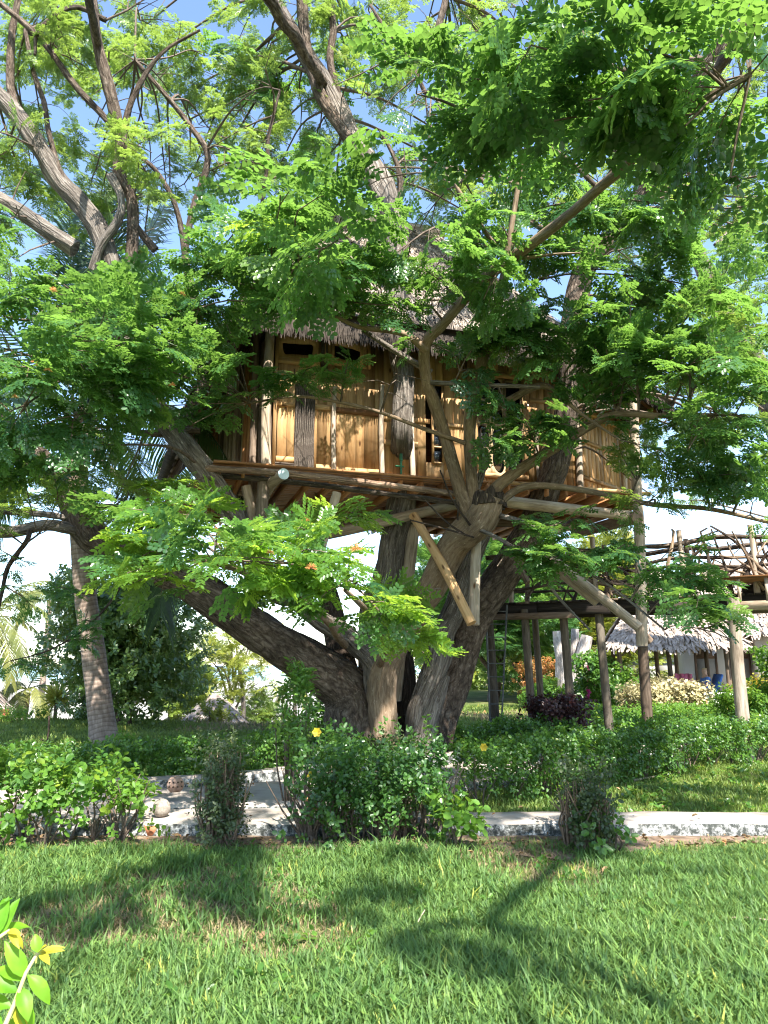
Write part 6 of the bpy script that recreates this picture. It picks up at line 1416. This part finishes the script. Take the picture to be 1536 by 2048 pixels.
# ================================================================== BUILDINGS
WHITE = mat_noise('white_render', [(.3, (.70, .68, .63)), (.7, (.80, .78, .74))], 1.2, .9, bs=.15)
MAKUTI = mat_noise('pale_makuti', [(.25, (.13, .10, .08)), (.5, (.33, .27, .225)), (.8, (.52, .44, .38))], 5, .95, bs=.6, bd=.04)
def thatch_faces(mb, tri, n, L, w, seed):
    """short overlapping thatch strips on a sloped polygon given as (eave a, eave b, top b, top a)"""
    rs = np.random.default_rng(seed); a, b_, c_, d_ = [np.array(x, float) for x in tri]; nrm = np.cross(b_ - a, d_ - a); nrm /= np.linalg.norm(nrm); nrm = nrm if nrm[2] > 0 else -nrm
    mb.add([a, b_, c_, d_], [(0, 1, 2, 3)]); mb.add(np.array([a, b_, c_, d_]) - nrm * .18, [(3, 2, 1, 0)]); mb.add([a, b_, b_ - nrm * .18, a - nrm * .18], [(0, 1, 2, 3)])
    st = MB()
    for i in range(n):
        x, y = rs.uniform(0, 1), rs.uniform(-.03, .97); p = bil((a, b_, c_, d_), x, y) + nrm * (.03 + rs.uniform(0, .07)); dn = bil((a, b_, c_, d_), x, 0) - bil((a, b_, c_, d_), x, 1); dn /= np.linalg.norm(dn); s_ = np.cross(nrm, dn)
        dn = dn + s_ * rs.normal(0, .25) + nrm * rs.uniform(.0, .22); l = L * rs.uniform(.6, 1.2); ww = w * rs.uniform(.5, 1.2)
        st.add([p - s_ * ww, p + s_ * ww, p + dn * l + s_ * ww * .5, p + dn * l - s_ * ww * .5], [(0, 1, 2, 3)])
    return st
def hip_roof(parent, c, ax, ay, hx, hy, ze, zr, rl, n, L, w, seed, base_z=0):
    """hipped thatch over a rectangle: half sizes hx, hy; ridge half-length rl along ax"""
    ax, ay = np.array(ax), np.array(ay); q = lambda x, y, z: np.array(c) + ax * x + ay * y + ZV * z
    E = [q(-hx, -hy, ze), q(hx, -hy, ze), q(hx, hy, ze), q(-hx, hy, ze)]; A, B_ = q(-rl, 0, zr), q(rl, 0, zr)
    mb = MB(); st = []
    for f, k in (((E[0], E[1], B_, A), 1), ((E[1], E[2], B_, B_ + ay * .01), .6), ((E[2], E[3], A, B_), .3), ((E[3], E[0], A, A + ay * .01), .6)):
        st.append(thatch_faces(mb, f, int(n * k), L, w, seed)); seed += 1
    rf = mb.obj('thatch_roof', MAKUTI, parent); s_ = MB()
    for x in st:
        for v_, q_ in zip(x.v, x.q): s_.v.append(v_); s_.uv.append(np.zeros((len(v_), 2))); s_.q.append(q_ + s_.n); s_.qm.append(np.zeros(len(q_))); 
        s_.n += x.n
    return rf, st
def add_straw(rf, sts):
    s_ = MB()
    for x in sts:
        for v_, q_ in zip(x.v, range(10**9)): s_.add(v_, [(0, 1, 2, 3)])
    s_.obj('straw', MAKUTI, rf, 'stuff')
# pavilion
DARKPOST = POLE_DARK
pc = P(1335, 1310, 26.5); pc[2] = 0
pav = thing('thatched_pavilion', pc, 'open pavilion with low pale thatched roof on posts beyond the walkway', 'pavilion')
an = math.radians(-14); axx = np.array([math.cos(an), math.sin(an), 0]); ayy = np.array([-axx[1], axx[0], 0])
rf, sts = hip_roof(pav, pc, axx, ayy, 2.1, 2.2, 2.28, 4.9, .3, 2600, .42, .05, 70); add_straw(rf, sts)
for sx in (-1.75, -.2, 1.55):
    for sy in (-1.9, 1.9):
        q = pc + axx * sx + ayy * sy; pole('post', pav, [q, q + ZV * 1 + np.array([.03, 0, 0]), q + ZV * 2.5], .085, DARKPOST, 9)
# bungalow
bc = P(1560, 1330, 29); bc[2] = 0
bun = thing('bungalow', bc, 'white walled bungalow with thatched roof and shaded verandah at the right edge', 'bungalow')
bq = lambda x, y, z: bc + axx * x + ayy * y + ZV * z
def bbox(name, x0, x1, y0, y1, z0, z1, mat, parent=None): return MB().box(bq((x0 + x1) / 2, (y0 + y1) / 2, (z0 + z1) / 2), axx * (x1 - x0) / 2, ayy * (y1 - y0) / 2, ZV * (z1 - z0) / 2).obj(name, mat, parent or bun)
bbox('wall', -3.4, 3.5, 0, 3.4, 0, 3.2, WHITE); bbox('wall', -1.0, 3.5, -.9, .0, 0, 3.1, WHITE)
GREYD = mat_noise('grey_shutter', [(.3, (.20, .19, .17)), (.7, (.28, .265, .24))], 3, .7); BROWN = mat_wood('brown_door', (.07, .045, .03), (.12, .08, .055), (.18, .12, .08), False)
for x0, x1 in ((-3.0, -2.3), (-1.75, -1.1)):
    d_ = bbox('door', x0, x1, -.05, .0, .35, 2.25, GREYD)
    for xx in (x0 - .03, x1 + .03): bbox('frame', xx - .04, xx + .04, -.07, -.002, .35, 2.3, BROWN, d_)
    bbox('transom', x0, x1, -.065, -.052, 1.85, 2.2, BROWN, d_)
bbox('verandah_floor', -4.2, 3.5, -2.4, -.02, 0, .32, CONC)
for x in (-3.9, -1.9): pole('post', bun, [bq(x, -1.1, .3), bq(x + .02, -1.1, 1.4), bq(x, -1.1, 2.95)], .08, DARKPOST, 9)
rf, sts = hip_roof(bun, bq(.2, 1.4, 0), axx, ayy, 4.2, 2.75, 2.85, 5.8, 2.0, 3600, .45, .055, 80); add_straw(rf, sts)
# low white wall with a ledge
tc_ = P(1392, 1385, 22.5)
tw_ = thing('terrace_wall', (tc_[0], tc_[1], 0), 'low white terrace wall with flat ledge before the pavilion', 'wall'); q0 = np.array([tc_[0], tc_[1], 0])
MB().box(q0 + ZV * .36, axx * 1.0, ayy * .12, ZV * .37, .004).obj('wall_body', WHITE, tw_); MB().box(q0 + ZV * .77, axx * 1.06, ayy * .2, ZV * .04, .004).obj('ledge', WHITE, tw_)
# long low white building further back
fb = thing('long_building', P(1285, 1350, 44) * np.array([1, 1, 0]), 'long low white building with dark openings seen under the pavilion roof', 'building'); fc = np.array(fb.location)
MB().box(fc + ZV * 1.1 + axx * 1.5, axx * 4, ayy * 1.5, ZV * 1.1).obj('wall', WHITE, fb)
for k in range(5): MB().box(fc + axx * (-1.6 + k * 1.4) - ayy * 1.51 + ZV * 1.3, axx * .5, ayy * .02, ZV * .5).obj('window', GREYD, fb)
rf = MB().box(fc + ZV * 2.5 + axx * 1.5, axx * 4.4, ayy * 2, ZV * .3, .05).obj('roof', MAKUTI, fb)
# shed and fence far across the lawn
fs = thing('far_shed', ground_at(1022, 62), 'grey open shed far across the lawn behind the ladder', 'shed'); fc = np.array(fs.location)
MB().box(fc + ZV * 2.0, np.array([2.4, 0, 0]), np.array([0, 1.5, 0]), ZV * .25, .05).obj('roof', MAKUTI, fs)
for k in range(8): pole('post', fs, [fc + np.array([-2.1 + k * .6, -1.3, 0]), fc + np.array([-2.1 + k * .6, -1.3, 1.8])], .06, POLE, 6)
MB().box(fc + ZV * .5 - np.array([0, 1.2, 0]), np.array([2.2, 0, 0]), np.array([0, .04, 0]), ZV * .45).obj('low_wall', GREYD, fs)
# conical thatched beach hut and part of another at the left edge
def cone_hut(px, Y, r_, h, label, seed, n=2200, zb=None):
    g = ground_at(px, Y); 
    if zb is not None: g[2] = zb
    t_ = thing('thatched_hut', g, label, 'hut', 'thatched beach huts'); rs = np.random.default_rng(seed)
    mb = lathe(MB(), g, [(r_, h * .38), (r_ * .62, h * .64), (r_ * .30, h * .87), (.05, h)], 24); lathe(mb, g, [(.05, h * .95), (r_ * .95, h * .33), (r_, h * .38)], 24); rf = mb.obj('thatch_roof', MAKUTI, t_); st = MB()
    for i in range(n):
        a = rs.uniform(0, 6.28); f = rs.uniform(-.03, .97) ** 1 if True else 0; rr = r_ * (1 - max(f, 0)) ** .9; z = h * (.38 + .62 * f); d = np.array([math.cos(a), math.sin(a), 0]); p = g + d * rr + ZV * (z + .04); s_ = np.array([-d[1], d[0], 0]); dn = d * .75 - ZV * .8 + s_ * rs.normal(0, .25) + rs.normal(0, .12, 3); l = rs.uniform(.3, .6); w_ = rs.uniform(.03, .07)
        st.add([p - s_ * w_, p + s_ * w_, p + dn * l + s_ * w_ * .5, p + dn * l - s_ * w_ * .5], [(0, 1, 2, 3)])
    st.obj('straw', MAKUTI, rf, 'stuff')
    for k in range(6): a = k * 1.047; q = g + np.array([math.cos(a), math.sin(a), 0]) * r_ * .8; pole('post', t_, [q - ZV * .3, q + ZV * h * .42], .07, POLE_DARK, 8)
gz = P(430, 1388, 25)[2]; cone_hut(430, 25, 2.1, gz + 2.5, 'pale conical thatched hut below the lawn edge among yellow trees', 4, zb=-2.5)
cone_hut(-92, 26, 2.3, 4.0, 'thatched hut cut off by the left edge near the leaning palm', 5, 1500, zb=-2.0)
gl = P(-30, 1450, 25.0); bd = props(MB().box(gl, (.72, 0, 0), (0, .05, 0), (0, 0, .5)).obj('red_panel', mat_noise('red_brown_board', [(.3, (.10, .02, .012)), (.7, (.17, .04, .02))], 4, .8), None), 'red brown board at the left edge beside the beach hut', 'board')
# garden chair with blue cloth and a person in blue resting on the terrace
BLUE = mat_noise('blue_cloth', [(.3, (.05, .14, .45)), (.7, (.12, .25, .60))], 9, .8); PINKC = mat_noise('pink_cloth', [(.3, (.65, .14, .25)), (.7, (.75, .24, .34))], 9, .8); SKIN = mat_noise('skin', [(.3, (.50, .30, .22)), (.7, (.60, .38, .28))], 12, .6)
tq0 = P(1398, 1388, 25); tq0[2] = .32
ch = thing('lounge_chair', tq0, 'low blue lounge chair on the white terrace', 'chair'); cq = lambda x, y, z: tq0 + np.array([x, y, z])
MB().box(cq(.1, 0, .38), (.42, 0, .03), (0, .3, 0), (0, 0, .03)).obj('seat', BLUE, ch); MB().box(cq(.58, 0, .68), (.12, 0, .30), (0, .3, 0), (-.03, 0, .015)).obj('backrest', BLUE, ch)
for sx in (-.25, .45):
    for sy in (-.25, .25): pole('leg', ch, [cq(sx, sy, 0), cq(sx, sy, .37)], .025, WHITE, 6)
per = thing('person', cq(.15, -.02, 0), 'person with light hair in a blue top sitting low on the terrace', 'person')
def skin(name, pts, edges, rad, mat, parent):
    me = bpy.data.meshes.new(name); me.from_pydata([tuple(p) for p in pts], edges, []); o_ = link(name, me, parent, mat)
    md = o_.modifiers.new('skin', 'SKIN'); o_.modifiers.new('sub', 'SUBSURF').levels = 1; o_.modifiers['sub'].render_levels = 2
    for v_, r_ in zip(me.skin_vertices[0].data, rad): v_.radius = (r_, r_)
    me.skin_vertices[0].data[0].use_root = True; return o_
b0 = lambda x, y, z: cq(.2 + x, -.02 + y, .46 + z)
body = skin('body', [b0(0, 0, 0), b0(.04, 0, .22), b0(.06, 0, .42), b0(.05, 0, .52), b0(.03, 0, .62), b0(.02, 0, .72), b0(-.38, -.10, .03), b0(-.5, -.1, -.40), b0(-.38, .10, .03), b0(-.5, .1, -.40), b0(.05, -.2, .40), b0(-.03, -.24, .17), b0(-.22, -.2, .1), b0(.05, .2, .40), b0(-.03, .24, .17), b0(-.22, .2, .1), b0(-.6, -.1, -.43), b0(-.6, .1, -.43)],
     [(0, 1), (1, 2), (2, 3), (3, 4), (4, 5), (0, 6), (6, 7), (0, 8), (8, 9), (2, 10), (10, 11), (11, 12), (2, 13), (13, 14), (14, 15), (7, 16), (9, 17)], [.14, .15, .15, .06, .10, .07, .075, .045, .075, .045, .06, .045, .035, .06, .045, .035, .04, .04], SKIN, per)
skin('shirt', [b0(0, 0, .0), b0(.04, 0, .22), b0(.06, 0, .43), b0(.05, -.2, .40), b0(-.01, -.23, .25), b0(.05, .2, .40), b0(-.01, .23, .25)], [(0, 1), (1, 2), (2, 3), (3, 4), (2, 5), (5, 6)], [.165, .168, .158, .078, .065, .078, .065], BLUE, per)
skin('hair', [b0(.04, 0, .66), b0(.035, 0, .74)], [(0, 1)], [.105, .08], mat_noise('fair_hair', [(.3, (.42, .30, .16)), (.7, (.58, .44, .26))], 30, .7), per)
pk = P(1368, 1372, 26); tw2 = MB(); 
for k in range(6): tw2.box(pk + np.array([-.25 + k * .1, .02 * math.sin(k * 2), .0]), (.055, .012 * math.cos(k), 0), (0, .012, 0), (0, 0, .42 - .02 * (k % 2)))
props(tw2.obj('beach_towel', PINKC, None), 'pink beach towel hanging behind the pavilion post', 'towel')
